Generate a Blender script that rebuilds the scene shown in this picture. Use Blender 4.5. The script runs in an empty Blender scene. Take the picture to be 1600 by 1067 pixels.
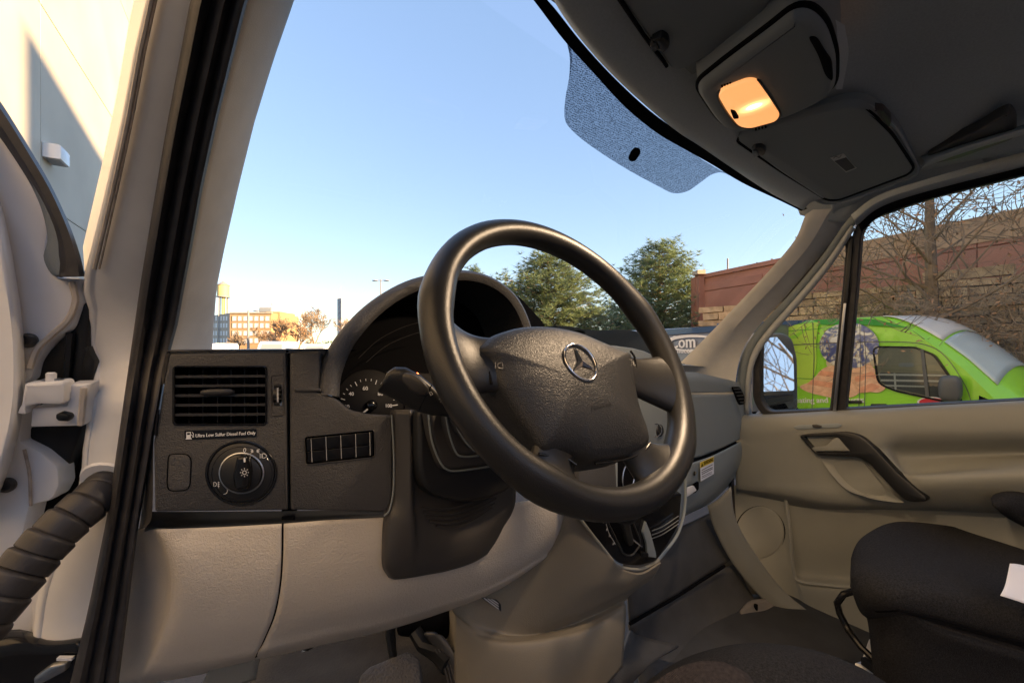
import bpy, math, random
from math import radians, sin, cos, tan, pi
from mathutils import Vector, Matrix, noise
from mathutils.geometry import tessellate_polygon
V = Vector
S = bpy.context.scene
COL = S.collection
random.seed(7)

# ------------------------------------------------------------------ camera, sky, sun, exposure
CAMZ, YAW, FPX, HY = 1.95, radians(37), 640.0, 540.0
CAM = V((0, 0, CAMZ))
cd = bpy.data.cameras.new('camera')
cam = bpy.data.objects.new('camera', cd); COL.objects.link(cam)
cam.location = CAM; cam.rotation_euler = (pi/2, 0, -YAW)
cd.sensor_width = 36; cd.lens = 36*FPX/1600; cd.shift_y = (HY-533.5)/1600
cd.clip_start = 0.02; cd.clip_end = 3000
S.camera = cam

SUN_EL, SUN_AZ = radians(16), radians(150)      # azimuth clockwise from +Y: low sun behind and to the right
w = bpy.data.worlds.new('World'); S.world = w; w.use_nodes = True
nt = w.node_tree
sky = nt.nodes.new('ShaderNodeTexSky'); sky.sky_type = 'NISHITA'; sky.sun_disc = False
sky.sun_elevation = SUN_EL; sky.sun_rotation = SUN_AZ; sky.altitude = 200
sky.air_density = 1.0; sky.dust_density = 0.2; sky.ozone_density = 2.0
def vm(op, a, b):
    n = nt.nodes.new('ShaderNodeVectorMath'); n.operation = op; nt.links.new(a, n.inputs[0]); n.inputs[1].default_value = (b, b, b); return n.outputs[0]
gam = nt.nodes.new('ShaderNodeGamma'); gam.inputs[1].default_value = 0.44          # hazier, more even winter sky, the same all round
hsv = nt.nodes.new('ShaderNodeHueSaturation'); hsv.inputs['Saturation'].default_value = 1.5; hsv.inputs['Hue'].default_value = .515
nt.links.new(vm('DIVIDE', sky.outputs[0], 1.2), gam.inputs[0]); nt.links.new(vm('MULTIPLY', gam.outputs[0], 1.2), hsv.inputs['Color'])
nt.links.new(hsv.outputs[0], nt.nodes['Background'].inputs[0])
nt.nodes['Background'].inputs[1].default_value = 0.069
sl = bpy.data.lights.new('sun', 'SUN'); sl.energy = 2.0; sl.angle = radians(0.8); sl.color = (1, .66, .34)
so = bpy.data.objects.new('sun', sl); COL.objects.link(so)
so.rotation_euler = V((sin(SUN_AZ)*cos(SUN_EL), cos(SUN_AZ)*cos(SUN_EL), sin(SUN_EL))).to_track_quat('Z', 'Y').to_euler()
so.location = (30, -40, 30)
S.view_settings.view_transform = 'Standard'; S.view_settings.look = 'None'
S.view_settings.exposure = 3.18; S.view_settings.gamma = 1; S.view_settings.use_curve_mapping = False
S.render.engine = 'CYCLES'
S.cycles.use_denoising = True
S.cycles.max_bounces = 10; S.cycles.diffuse_bounces = 6; S.cycles.glossy_bounces = 4
S.cycles.transparent_max_bounces = 24; S.cycles.transmission_bounces = 6

# ------------------------------------------------------------------ measuring: points of the place on lines of sight
FW = V((sin(YAW), cos(YAW), 0)); RT = V((cos(YAW), -sin(YAW), 0)); UP = V((0, 0, 1))
def ray(px, py): return FW + RT*((px-800)/FPX) + UP*((HY-py)/FPX)
def UY(px, py, y): r = ray(px, py); return CAM + r*(y/r.y)
def UX(px, py, x): r = ray(px, py); return CAM + r*(x/r.x)
def UZ(px, py, z): r = ray(px, py); return CAM + r*(z/r.z)
def UD(px, py, d): return CAM + ray(px, py)*d
def UP1(px, py, k): r = ray(px, py); return CAM + r*(k/(r.y+r.z))      # plane Y+Z=k (windscreen slope)
class PL:
    def __init__(s, a, b, c):
        s.p = a; s.n = (b-a).cross(c-a).normalized()
        if s.n.dot(CAM-a) < 0: s.n = -s.n
    def at(s, px, py, off=0.0):
        r = ray(px, py); return CAM + r*((s.p + s.n*off - CAM).dot(s.n)/r.dot(s.n))
    def loop(s, pts, off=0.0): return [s.at(p[0], p[1], off) for p in pts]

# ------------------------------------------------------------------ outlines
def cr(P, n, closed=False):
    """Catmull-Rom through P, n samples"""
    m = len(P); out = []
    if m == 1: return [P[0]]*n
    for i in range(n):
        t = i/n*m if closed else i/(n-1)*(m-1)
        k = int(t); f = t-k
        if closed: a, b, c, d = P[(k-1) % m], P[k % m], P[(k+1) % m], P[(k+2) % m]
        else:
            if k >= m-1: k, f = m-2, 1.0
            b, c = P[k], P[k+1]
            a = P[k-1] if k > 0 else b*2-c
            d = P[k+2] if k < m-2 else c*2-b
        out.append(b*1.0 + (c-a)*(.5*f) + (a*2-b*5+c*4-d)*(.5*f*f) + (b*3-a-c*3+d)*(.5*f*f*f))
    return out
def crp(pts, n, closed=False):
    return [(p.x, p.y) for p in cr([V((a[0], a[1])) for a in pts], n, closed)]
def rnd(pts, r=6, k=4):
    """round the corners of a pixel polygon; a point may carry its own radius"""
    out = []; m = len(pts)
    for i in range(m):
        p = V(pts[i][:2]); rr = pts[i][2] if len(pts[i]) > 2 else r
        a = V(pts[i-1][:2]); b = V(pts[(i+1) % m][:2])
        if rr <= 0: out.append((p.x, p.y)); continue
        ta = min(rr, (a-p).length*.48); tb = min(rr, (b-p).length*.48)
        A = p+(a-p).normalized()*ta; B = p+(b-p).normalized()*tb
        for j in range(k+1):
            t = j/k; q = A*(1-t)**2 + p*(2*t*(1-t)) + B*t*t
            out.append((q.x, q.y))
    return out
def rect(x0, y0, x1, y1, r=4, k=4): return rnd([(x0, y0), (x1, y0), (x1, y1), (x0, y1)], r, k)
def ell(cx, cy, rx, ry, n=32, rot=0):
    return [(cx+rx*cos(a)*cos(rot)-ry*sin(a)*sin(rot), cy+rx*cos(a)*sin(rot)+ry*sin(a)*cos(rot)) for a in [2*pi*i/n for i in range(n)]]
def basis(n):
    n = n.normalized()
    u = n.cross(V((0, 0, 1)))
    if u.length < .1: u = n.cross(V((0, 1, 0)))
    u.normalize(); return u, n.cross(u)
def inset(loop, n, d):
    """offset a planar loop inwards by d (negative: outwards)"""
    u, v = basis(n); o = loop[0]
    P = [V(((p-o).dot(u), (p-o).dot(v))) for p in loop]; m = len(P)
    A = sum(P[i-1].x*P[i].y-P[i].x*P[i-1].y for i in range(m)); sg = 1 if A > 0 else -1
    out = []
    for i in range(m):
        e0 = P[i]-P[i-1]; e1 = P[(i+1) % m]-P[i]
        if e0.length < 1e-9: e0 = e1
        if e1.length < 1e-9: e1 = e0
        n0 = V((-e0.y, e0.x)).normalized()*sg; n1 = V((-e1.y, e1.x)).normalized()*sg
        b = n0+n1
        if b.length < 1e-4: b = n0
        b.normalize(); k = max(.45, b.dot(n0))
        q = b*(d/k)
        out.append(loop[i] + u*q.x + v*q.y)
    return out

# ------------------------------------------------------------------ meshes
WL = {}
class M:
    def __init__(s): s.v = []; s.f = []
    def add(s, vs, fs):
        o = len(s.v); s.v += [V(p) for p in vs]; s.f += [tuple(i+o for i in f) for f in fs]; return s
    def grid(s, rows, cu=False, cv=False):
        m, n = len(rows), len(rows[0]); fs = []
        for i in range(m if cu else m-1):
            for j in range(n if cv else n-1):
                a, b = i, (i+1) % m; c, d = j, (j+1) % n
                fs.append((a*n+c, a*n+d, b*n+d, b*n+c))
        return s.add([p for r in rows for p in r], fs)
    def patch(s, rows, nu=16, nv=16):
        R = [cr([V(p) for p in r], nv) for r in rows]
        C = [cr([R[i][j] for i in range(len(R))], nu) for j in range(nv)]
        return s.grid([[C[j][i] for j in range(nv)] for i in range(nu)])
    def cap(s, loop):
        return s.add(loop, [tuple(range(len(loop)))])
    def slab(s, loop, n, thick, bev=0.0, holes=()):
        """front face on loop facing n, body behind it"""
        n = n.normalized(); L = []
        if bev > 0:
            L.append(inset(loop, n, bev))
            L.append([p-n*bev*.3 for p in inset(loop, n, bev*.3)])
            L.append([p-n*bev for p in loop])
        else: L.append(list(loop))
        front = L[0]
        L.append([p-n*thick for p in loop])
        s.grid(L, cv=True)
        if holes:
            o = len(s.v); polys = [front]+[list(h) for h in holes]
            flat = [p for q in polys for p in q]
            s.add(flat, tessellate_polygon(polys))
            for h in holes: s.grid([list(h), [p-n*thick for p in h]], cv=True)
        else:
            s.add(front, tessellate_polygon([front]))
            s.add(L[-1], tessellate_polygon([L[-1]]))
        return s
    def flat(s, loop): return s.add(loop, tessellate_polygon([list(loop)]))
    def ring(s, inner, n, wid, thick, bev=0.0):
        """frame round an opening: inner loop grown outwards by wid, front on the loop's plane"""
        n = n.normalized(); out = inset(inner, n, -wid)
        o2 = inset(inner, n, -wid+bev) if bev else out
        i2 = inset(inner, n, -bev) if bev else inner
        L = [[p-n*thick for p in inner], [p-n*bev for p in inner], i2, o2, [p-n*bev for p in out], [p-n*thick for p in out]]
        return s.grid(L, cu=True, cv=True)
    def tube(s, path, r, seg=10, closed=False, caps=True, asp=1.0, up=None):
        """r: number or list; asp squashes along the second axis"""
        m = len(path); rr = r if isinstance(r, (list, tuple)) else [r]*m
        rows = []; ref = V(up) if up is not None else None
        for i in range(m):
            a = path[i-1] if (i > 0 or closed) else path[i]
            b = path[(i+1) % m] if (i < m-1 or closed) else path[i]
            t = (b-a).normalized()
            if ref is None or abs(ref.dot(t)) > .98:
                ref = V((0, 0, 1)) if abs(t.z) < .9 else V((1, 0, 0))
            u = (ref-t*ref.dot(t)).normalized(); v = t.cross(u)
            if up is None: ref = u
            rows.append([path[i]+u*(rr[i]*asp*cos(q))+v*(rr[i]*sin(q)) for q in [2*pi*k/seg for k in range(seg)]])
        s.grid(rows, cu=closed, cv=True)
        if caps and not closed: s.cap(rows[0][::-1]); s.cap(rows[-1])
        return s
    def box(s, c, sz, rot=None, j=0.0):
        vs = []
        for x in (-.5, .5):
            for y in (-.5, .5):
                for z in (-.5, .5):
                    p = V((x*sz[0], y*sz[1], z*sz[2]))
                    if j: p += V((random.uniform(-j, j), random.uniform(-j, j), random.uniform(-j, j)))
                    if rot is not None: p = rot @ p
                    vs.append(V(c)+p)
        return s.add(vs, [(0, 1, 3, 2), (4, 6, 7, 5), (0, 4, 5, 1), (2, 3, 7, 6), (0, 2, 6, 4), (1, 5, 7, 3)])
    def lathe(s, o, axis, prof, seg=32):
        """prof: (radius, height along axis)"""
        u, v = basis(axis); a = axis.normalized()
        rows = [[o+a*h+(u*cos(q)+v*sin(q))*r for q in [2*pi*k/seg for k in range(seg)]] for r, h in prof]
        s.grid(rows, cv=True); s.cap(rows[0][::-1]); s.cap(rows[-1]); return s
    def blob(s, c, r, nu=10, nv=14, sq=2.0, rot=None):
        rows = []
        for i in range(nu+1):
            th = pi*i/nu; row = []
            for k in range(nv):
                ph = 2*pi*k/nv
                q = [sin(th)*cos(ph), sin(th)*sin(ph), cos(th)]
                q = [math.copysign(abs(x)**(2/sq), x) for x in q]
                p = V((q[0]*r[0], q[1]*r[1], q[2]*r[2]))
                if rot is not None: p = rot @ p
                row.append(V(c)+p)
            rows.append(row)
        return s.grid(rows, cv=True)
    def build(s, name, mat, parent=None, smooth=35, solid=0.0, base=False, weld=True, **props):
        me = bpy.data.meshes.new(name)
        lo = V((min(p.x for p in s.v), min(p.y for p in s.v), min(p.z for p in s.v)))
        hi = V((max(p.x for p in s.v), max(p.y for p in s.v), max(p.z for p in s.v)))
        c = (lo+hi)/2
        if parent is None: c.z = lo.z
        me.from_pydata([p-c for p in s.v], [], s.f)
        me.validate(); me.materials.append(mat)
        if weld:
            import bmesh
            bm = bmesh.new(); bm.from_mesh(me)
            bmesh.ops.remove_doubles(bm, verts=bm.verts, dist=1e-5)
            bmesh.ops.recalc_face_normals(bm, faces=bm.faces)
            bm.to_mesh(me); bm.free()
        if smooth:
            me.shade_smooth(); me.set_sharp_from_angle(angle=radians(smooth))
        ob = bpy.data.objects.new(name, me); COL.objects.link(ob)
        WL[ob] = c
        if parent is not None:
            ob.parent = parent; ob.location = c-WL[parent]
        else: ob.location = c
        if solid:
            md = ob.modifiers.new('thickness', 'SOLIDIFY'); md.thickness = solid; md.offset = 0
        for k, x in props.items(): ob[k] = x
        return ob
def empty(name, loc, label=None, category=None, group=None, parent=None):
    o = bpy.data.objects.new(name, None); COL.objects.link(o); o.empty_display_size = .1
    WL[o] = V(loc)
    if parent is not None: o.parent = parent; o.location = V(loc)-WL[parent]
    else: o.location = loc
    if label: o['label'] = label
    if category: o['category'] = category
    if group: o['group'] = group
    return o
_TX = {}
def txt(m, s, o, x, n, hs=1.0, size=None, bold=0.0):
    """lettering s on the baseline from o along x (x's length is the width when fit), facing n, added to mesh m"""
    if s not in _TX:
        cu = bpy.data.curves.new('t', 'FONT'); cu.body = s; cu.size = 1; cu.resolution_u = 2
        ob = bpy.data.objects.new('t', cu); COL.objects.link(ob)
        bpy.context.view_layer.update()
        me = bpy.data.meshes.new_from_object(ob.evaluated_get(bpy.context.evaluated_depsgraph_get()))
        _TX[s] = ([v.co.copy() for v in me.vertices], [tuple(p.vertices) for p in me.polygons])
        bpy.data.objects.remove(ob); bpy.data.curves.remove(cu); bpy.data.meshes.remove(me)
    vs, fs = _TX[s]
    x0 = min(p.x for p in vs); x1 = max(p.x for p in vs)
    k = x.length/(x1-x0) if size is None else size
    xd = x.normalized(); yd = n.normalized().cross(xd)
    for q, dn in (((0, 0),) if not bold else ((-bold, 0), (bold, .00004), (0, .00008))):
        m.add([o + xd*((p.x-x0+q)*k) + yd*(p.y*k*hs) + n.normalized()*dn for p in vs], fs)
    return m
def ptxt(m, s, pl, a, b, off, hs=1.0, bold=.03):
    A, B = pl.at(a[0], a[1], off), pl.at(b[0], b[1], off)
    return txt(m, s, A, B-A, pl.n, hs, bold=bold)
def pline(m, pl, pts, wpx, off, th=.0006):
    """a printed line of pixel width wpx along pts on plane pl"""
    P = [V(p[:2]) for p in pts]; L, Rr = [], []
    for i, p in enumerate(P):
        t = (P[min(i+1, len(P)-1)]-P[max(i-1, 0)]).normalized(); q = V((-t.y, t.x))*(wpx/2)
        L.append(pl.at(p.x+q.x, p.y+q.y, off)); Rr.append(pl.at(p.x-q.x, p.y-q.y, off))
    return m.grid([L, Rr])

# ------------------------------------------------------------------ materials
def mat(name, col, rough=.5, grain=None, var=None, metal=0.0, coat=0.0, spec=.5, emit=None, estr=0.0, alt=None, objrand=0.0, sheen=0.0):
    """grain=(kind, scale, strength[, distance]); var=(scale, amount); alt: second colour mixed by the variation noise"""
    m = bpy.data.materials.new(name); m.use_nodes = True
    t = m.node_tree; b = t.nodes['Principled BSDF']
    c4 = (*col, 1)
    b.inputs['Base Color'].default_value = c4; b.inputs['Roughness'].default_value = rough
    b.inputs['Metallic'].default_value = metal; b.inputs['Coat Weight'].default_value = coat
    b.inputs['Specular IOR Level'].default_value = spec
    if sheen: b.inputs['Sheen Weight'].default_value = sheen
    if emit: b.inputs['Emission Color'].default_value = (*emit, 1); b.inputs['Emission Strength'].default_value = estr
    tc = t.nodes.new('ShaderNodeTexCoord')
    src = None
    if var:
        nz = t.nodes.new('ShaderNodeTexNoise'); nz.inputs['Scale'].default_value = var[0]; nz.inputs['Detail'].default_value = 6
        t.links.new(tc.outputs['Object'], nz.inputs['Vector'])
        mx = t.nodes.new('ShaderNodeMix'); mx.data_type = 'RGBA'
        a = alt if alt else tuple(max(0, x*(1-var[1])) for x in col)
        bb = col if alt else tuple(min(1, x*(1+var[1])) for x in col)
        mx.inputs[6].default_value = (*a, 1); mx.inputs[7].default_value = (*bb, 1)
        rp = t.nodes.new('ShaderNodeMapRange'); rp.inputs[1].default_value = .3; rp.inputs[2].default_value = .7
        t.links.new(nz.outputs['Fac'], rp.inputs[0]); t.links.new(rp.outputs[0], mx.inputs[0])
        src = mx.outputs[2]
    if objrand:
        oi = t.nodes.new('ShaderNodeObjectInfo'); hs = t.nodes.new('ShaderNodeHueSaturation')
        mr = t.nodes.new('ShaderNodeMapRange'); mr.inputs[3].default_value = 1-objrand; mr.inputs[4].default_value = 1+objrand
        t.links.new(oi.outputs['Random'], mr.inputs[0]); t.links.new(mr.outputs[0], hs.inputs['Value'])
        if src: t.links.new(src, hs.inputs['Color'])
        else: hs.inputs['Color'].default_value = c4
        src = hs.outputs[0]
    if src: t.links.new(src, b.inputs['Base Color'])
    if grain:
        k, sc, st = grain[:3]; dist = grain[3] if len(grain) > 3 else .001
        if k == 'leather':
            g = t.nodes.new('ShaderNodeTexVoronoi'); g.feature = 'SMOOTH_F1'; g.inputs['Scale'].default_value = sc; g.inputs['Smoothness'].default_value = .35
            out = g.outputs['Distance']
            wn = t.nodes.new('ShaderNodeTexNoise'); wn.inputs['Scale'].default_value = sc*.7
            ad = t.nodes.new('ShaderNodeMixRGB'); ad.inputs[0].default_value = .012
            t.links.new(tc.outputs['Object'], wn.inputs['Vector']); t.links.new(tc.outputs['Object'], ad.inputs[1]); t.links.new(wn.outputs['Color'], ad.inputs[2])
            t.links.new(ad.outputs[0], g.inputs['Vector'])
        elif k == 'weave':
            g = t.nodes.new('ShaderNodeTexWave'); g.inputs['Scale'].default_value = sc; g.inputs['Distortion'].default_value = 1.5; g.inputs['Detail'].default_value = 3
            out = g.outputs['Fac']; t.links.new(tc.outputs['Object'], g.inputs['Vector'])
        else:
            g = t.nodes.new('ShaderNodeTexNoise'); g.inputs['Scale'].default_value = sc; g.inputs['Detail'].default_value = 4
            out = g.outputs['Fac']; t.links.new(tc.outputs['Object'], g.inputs['Vector'])
        bp = t.nodes.new('ShaderNodeBump'); bp.inputs['Strength'].default_value = st; bp.inputs['Distance'].default_value = dist
        t.links.new(out, bp.inputs['Height']); t.links.new(bp.outputs[0], b.inputs['Normal'])
    return m
def glass(name, tint=(1, 1, 1), refl=.05, cap=.1):
    m = bpy.data.materials.new(name); m.use_nodes = True; t = m.node_tree; t.nodes.clear()
    o = t.nodes.new('ShaderNodeOutputMaterial'); tr = t.nodes.new('ShaderNodeBsdfTransparent'); tr.inputs[0].default_value = (*tint, 1)
    gl = t.nodes.new('ShaderNodeBsdfGlossy'); gl.inputs['Roughness'].default_value = .01
    lw = t.nodes.new('ShaderNodeFresnel'); lw.inputs[0].default_value = 1.45
    mu = t.nodes.new('ShaderNodeMath'); mu.operation = 'MULTIPLY'; mu.inputs[1].default_value = refl/.04
    mu.use_clamp = True
    mn = t.nodes.new('ShaderNodeMath'); mn.operation = 'MINIMUM'; mn.inputs[1].default_value = cap
    t.links.new(mu.outputs[0], mn.inputs[0])
    mx = t.nodes.new('ShaderNodeMixShader')
    t.links.new(lw.outputs[0], mu.inputs[0]); t.links.new(mn.outputs[0], mx.inputs[0])
    t.links.new(tr.outputs[0], mx.inputs[1]); t.links.new(gl.outputs[0], mx.inputs[2]); t.links.new(mx.outputs[0], o.inputs[0])
    return m
MT = {}
def defm(key, *a, **k): MT[key] = mat(key, *a, **k)
defm('dash_plastic', (.060, .058, .057), .46, grain=('leather', 340, .5, .0014))
defm('dash_smooth', (.045, .042, .040), .42, grain=('noise', 900, .15, .0006))
defm('grey_plastic', (.23, .26, .268), .55, grain=('leather', 420, .4, .001))
defm('beige_plastic', (.40, .355, .305), .55, grain=('noise', 700, .22, .0012))
defm('pillar_trim', (.58, .565, .53), .75, grain=('noise', 800, .3, .001), var=(30, .05))
defm('door_trim', (.26, .26, .23), .55, grain=('noise', 500, .3, .0014), var=(4, .08))
defm('wheel_leather', (.017, .0165, .016), .36, grain=('leather', 500, .16, .0008))
defm('wheel_pad', (.026, .026, .026), .42, grain=('leather', 420, .42, .0010))
defm('black_rubber', (.034, .031, .031), .5, grain=('noise', 500, .2, .001), var=(60, .25))
defm('black_plastic', (.011, .011, .011), .4, grain=('noise', 700, .15, .0006))
defm('gloss_black', (.010, .010, .011), .16, spec=.35)
defm('deep_black', (.004, .004, .005), .7, spec=.06)
defm('white_paint', (.84, .83, .82), .28, var=(7, .05), coat=.3)
defm('jamb_paint', (.86, .84, .80), .34, var=(9, .10), coat=.2)
defm('sealant', (.60, .53, .45), .6, var=(40, .15), grain=('noise', 90, .4, .004))
defm('grime', (.48, .39, .31), .8, var=(60, .4))
defm('chrome', (.85, .85, .86), .14, metal=1)
defm('silver', (.55, .56, .57), .35, metal=1)
defm('print_white', (.82, .82, .82), .6)
defm('print_grey', (.45, .45, .45), .6)
defm('headliner', (.42, .45, .455), .9, grain=('noise', 1200, .5, .001), var=(400, .08))
defm('headliner_shaded', (.35, .375, .38), .9, grain=('noise', 1200, .5, .001), var=(400, .1))  # darker copy of headliner: shade on the roof put into its colour
defm('visor_vinyl', (.22, .24, .243), .8, grain=('noise', 900, .4, .001))
defm('seat_fabric', (.020, .020, .022), .95, grain=('noise', 520, 1.0, .002), var=(330, .55), spec=.25)
defm('seat_plaid', (.028, .022, .022), .95, grain=('weave', 120, .5, .002), var=(160, .5))
defm('floor_mat', (.062, .062, .063), .7, grain=('noise', 300, .4, .002), var=(12, .2))
defm('floor_dirty', (.16, .145, .13), .8, grain=('noise', 120, .4, .003), var=(10, .25))
defm('warn_yellow', (.80, .58, .04), .5)
defm('paper', (.82, .83, .88), .7)
print('p0 ok')
# ================================================================== LARGE STRUCTURE OUTSIDE
defm('asphalt', (.055, .055, .057), .9, grain=('noise', 60, .5, .01), var=(.6, .25))
defm('wall_panel', (.63, .585, .49), .8, grain=('noise', 40, .2, .005), var=(.5, .09))
defm('joint_dark', (.12, .11, .10), .9)
defm('brown_brick', (.40, .19, .13), .85, var=(.9, .13), grain=('noise', 25, .3, .01))
defm('parapet_tan', (.46, .31, .19), .85, var=(1.5, .15))
defm('tan_concrete', (.46, .39, .31), .85, var=(1.5, .12))
defm('stone', (.62, .47, .30), .9, var=(5, .3), objrand=.35, grain=('noise', 22, .8, .03), alt=(.36, .25, .15))
defm('mortar', (.09, .07, .05), .95)
defm('orange_brick', (.46, .29, .15), .85, var=(.5, .1))
defm('far_glass', (.30, .33, .36), .3)
defm('far_white', (.75, .76, .77), .6)
defm('far_grey', (.35, .37, .40), .7)
defm('tank_yellow', (.62, .52, .22), .6)
defm('steel', (.30, .29, .28), .6)
defm('bark', (.20, .155, .115), .9, var=(6, .3), grain=('noise', 30, .6, .02))
defm('twig', (.26, .195, .135), .9, var=(3, .3))
defm('dead_leaf', (.36, .20, .10), .8, var=(2.5, .45), objrand=.1)
defm('needle', (.26, .33, .155), .65, var=(1.3, .45), alt=(.16, .215, .10))
defm('shrub_leaf', (.07, .10, .045), .7, var=(2, .4))
defm('van_white', (.80, .82, .84), .25, coat=.5)

g = M(); N = 24
g.grid([[V((-900+1800*i/N, -900+1800*j/N, 0)) for j in range(N+1)] for i in range(N+1)])
g.build('asphalt_ground', MT['asphalt'], smooth=0, kind='structure')

# ---- white panelled building along the left
def WALL(s, z, o=0.0):          # along the wall, up, out of the wall
    a = radians(5); u = V((sin(a), cos(a), 0)); n = V((cos(a), -sin(a), 0))
    return V((-4, 0, 0)) + u*s + n*o + V((0, 0, z))
WN = WALL(0, 0, 1)-WALL(0, 0)
bl = empty('warehouse', WALL(13, 0, -4), 'tall cream panelled building left of the van with low sunlight across its wall', 'building')
m = M(); c = [WALL(-14, 0, -.06), WALL(22.3, 0, -.06), WALL(22.3, 0, -9), WALL(-14, 0, -9)]
m.grid([c, [p+V((0, 0, 18.2)) for p in c]], cv=True); m.cap([p+V((0, 0, 18.2)) for p in c])
m.build('wall', MT['joint_dark'], bl, smooth=0)
ss = [-13.3, -4.4, 4.5, 13.38, 22.3]; zs = [.7, 5.1, 9.4, 13.9, 18.3]
for i in range(4):
    for j in range(4):
        m = M(); L = [WALL(ss[i]+.012, zs[j]+.012), WALL(ss[i+1]-.012, zs[j]+.012), WALL(ss[i+1]-.012, zs[j+1]-.012), WALL(ss[i], zs[j+1]-.012)]
        m.slab(L, WN, .055, .008).build('wall_panel', MT['wall_panel'], bl, smooth=0)
m = M(); L = [WALL(-14, 0, .04), WALL(22.3, 0, .04), WALL(22.3, .66, .04), WALL(-14, .66, .04)]
m.slab(L, WN, .09, .01).build('plinth', MT['tan_concrete'], bl, smooth=0)
# recessed tan end bay beyond the last panel
m = M(); c = [WALL(22.35, 0, -.8), WALL(24.2, 0, -.8), WALL(24.2, 0, -8.9), WALL(22.35, 0, -8.9)]
m.grid([c, [p+V((0, 0, 17.2)) for p in c]], cv=True); m.cap([p+V((0, 0, 17.2)) for p in c])
m.build('end_bay', MT['tan_concrete'], bl, smooth=0)
# louvred vent high on the wall
lf = M(); lf.ring([WALL(20.35, 9.95, .05), WALL(21.9, 9.95, .05), WALL(21.9, 11.6, .05), WALL(20.35, 11.6, .05)], WN, .06, .05)
vt = lf.build('wall_vent', MT['tan_concrete'], bl, smooth=0)
for k in range(12):
    z = 10.0+k*.135
    M().add([WALL(20.36, z, .0), WALL(21.89, z, .0), WALL(21.89, z+.08, .045), WALL(20.36, z+.08, .045),
             WALL(20.36, z+.02, .0), WALL(21.89, z+.02, .0), WALL(21.89, z+.1, .045), WALL(20.36, z+.1, .045)],
            [(0, 1, 2, 3), (7, 6, 5, 4), (0, 4, 5, 1), (3, 2, 6, 7), (0, 3, 7, 4), (1, 5, 6, 2)]).build('slat', MT['tan_concrete'], vt, smooth=0)
# wall light
m = M()
L = [WALL(13.42, 6.10, .30), WALL(13.95, 6.10, .30), WALL(13.95, 6.42, .30), WALL(13.42, 6.42, .30)]
m.slab(L, WN, .29, .04)
wl = m.build('wall_lamp', MT['van_white'], bl)
m = M(); L = [WALL(13.47, 6.085, .04), WALL(13.90, 6.085, .04), WALL(13.90, 6.085, .26), WALL(13.47, 6.085, .26)]
m.slab(L, V((0, 0, -1)), .02).build('lens', MT['far_grey'], wl, smooth=0)

# ---- buildings behind the camera: the tall one's roofline is the shadow edge on the white wall
def boxbuild(name, lo, hi, m_, label, cat='building'):
    b = empty(name, ((lo[0]+hi[0])/2, (lo[1]+hi[1])/2, 0), label, cat)
    m = M(); m.box([(a+c)/2 for a, c in zip(lo, hi)], [c-a for a, c in zip(lo, hi)]); m.build('wall', m_, b, smooth=0)
    return b
def facade_windows(b, x0, x1, y, z0, nx, nz, w_, h_, px_, pz_):
    me = None
    for i in range(nx):
        for j in range(nz):
            x = x0+i*px_; z = z0+j*pz_
            f = M(); f.ring([V((x, y, z)), V((x+w_, y, z)), V((x+w_, y, z+h_)), V((x, y, z+h_))], V((0, 1, 0)), .12, .1)
            fo = f.build('window', MT['far_white'], b, smooth=0)
            M().flat([V((x, y-.06, z)), V((x+w_, y-.06, z)), V((x+w_, y-.06, z+h_)), V((x, y-.06, z+h_))]).build('pane', MT['far_glass'], fo, smooth=0)
tb = empty('office_block', (22, -12, 0), 'tall tan office block behind the van across the car park', 'building')
m = M(); c = [V((11.3, -12, 0)), V((19.4, -.6, 0)), V((25, -11, 0)), V((24, -26, 0)), V((19.4, -25.9, 0))]; t = [p+V((0, 0, 16.6)) for p in c]
m.grid([c, t], cv=True); m.cap(t); m.build('wall', MT['tan_concrete'], tb, smooth=0)
fe = (c[1]-c[0]).normalized(); fn = V((-fe.y, fe.x, 0))
for i in range(4):
    for k in range(4):
        o = c[0]+fe*(1.4+i*3.8)+fn*.12+V((0, 0, 1.4+k*4.1)); q = [o, o+fe*2.2, o+fe*2.2+V((0, 0, 1.8)), o+V((0, 0, 1.8))]
        fo = M().ring(q, fn, .12, .1).build('window', MT['far_white'], tb, smooth=0)
        M().flat([p-fn*.05 for p in q]).build('pane', MT['far_glass'], fo, smooth=0)
lb = boxbuild('added_shade_block', (-10, -37, 0), (20.1, -25.3, 11.6), MT['brown_brick'], 'added unseen brown brick block that keeps the sun off the van')  # added out of view to block the low sun from the cab
facade_windows(lb, -6, 19, -25.1, 1.2, 6, 2, 2.0, 1.6, 4.2, 4.0)

# ---- stone retaining wall and the brown building above it, right of the lot
SA, SB = UD(1640, 520, 9.1), UD(1100, 520, 15.5)
SA.z = SB.z = 0; SU = (SB-SA).normalized(); SN = V((SU.y, -SU.x, 0))
if SN.dot(CAM-SA) < 0: SN = -SN
SL = (SB-SA).length-.1
st = empty('retaining_wall', SA+SU*6, 'rough tan stone retaining wall overgrown with bare vines behind the green van', 'stone wall')
def SP(s, z, o=0.0): return SA+SU*s+SN*o+V((0, 0, z))
m = M(); c = [SP(-6, 0, -.1), SP(SL, 0, -.1), SP(SL, 0, -.9), SP(-6, 0, -.9)]
m.grid([c, [p+V((0, 0, 3.40)) for p in c]], cv=True); m.cap([p+V((0, 0, 3.40)) for p in c]); m.build('wall_core', MT['mortar'], st, smooth=0)
rot = Matrix((SU, SN, UP)).transposed()
ns = 0; z = 1.55; row = 0
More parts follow.
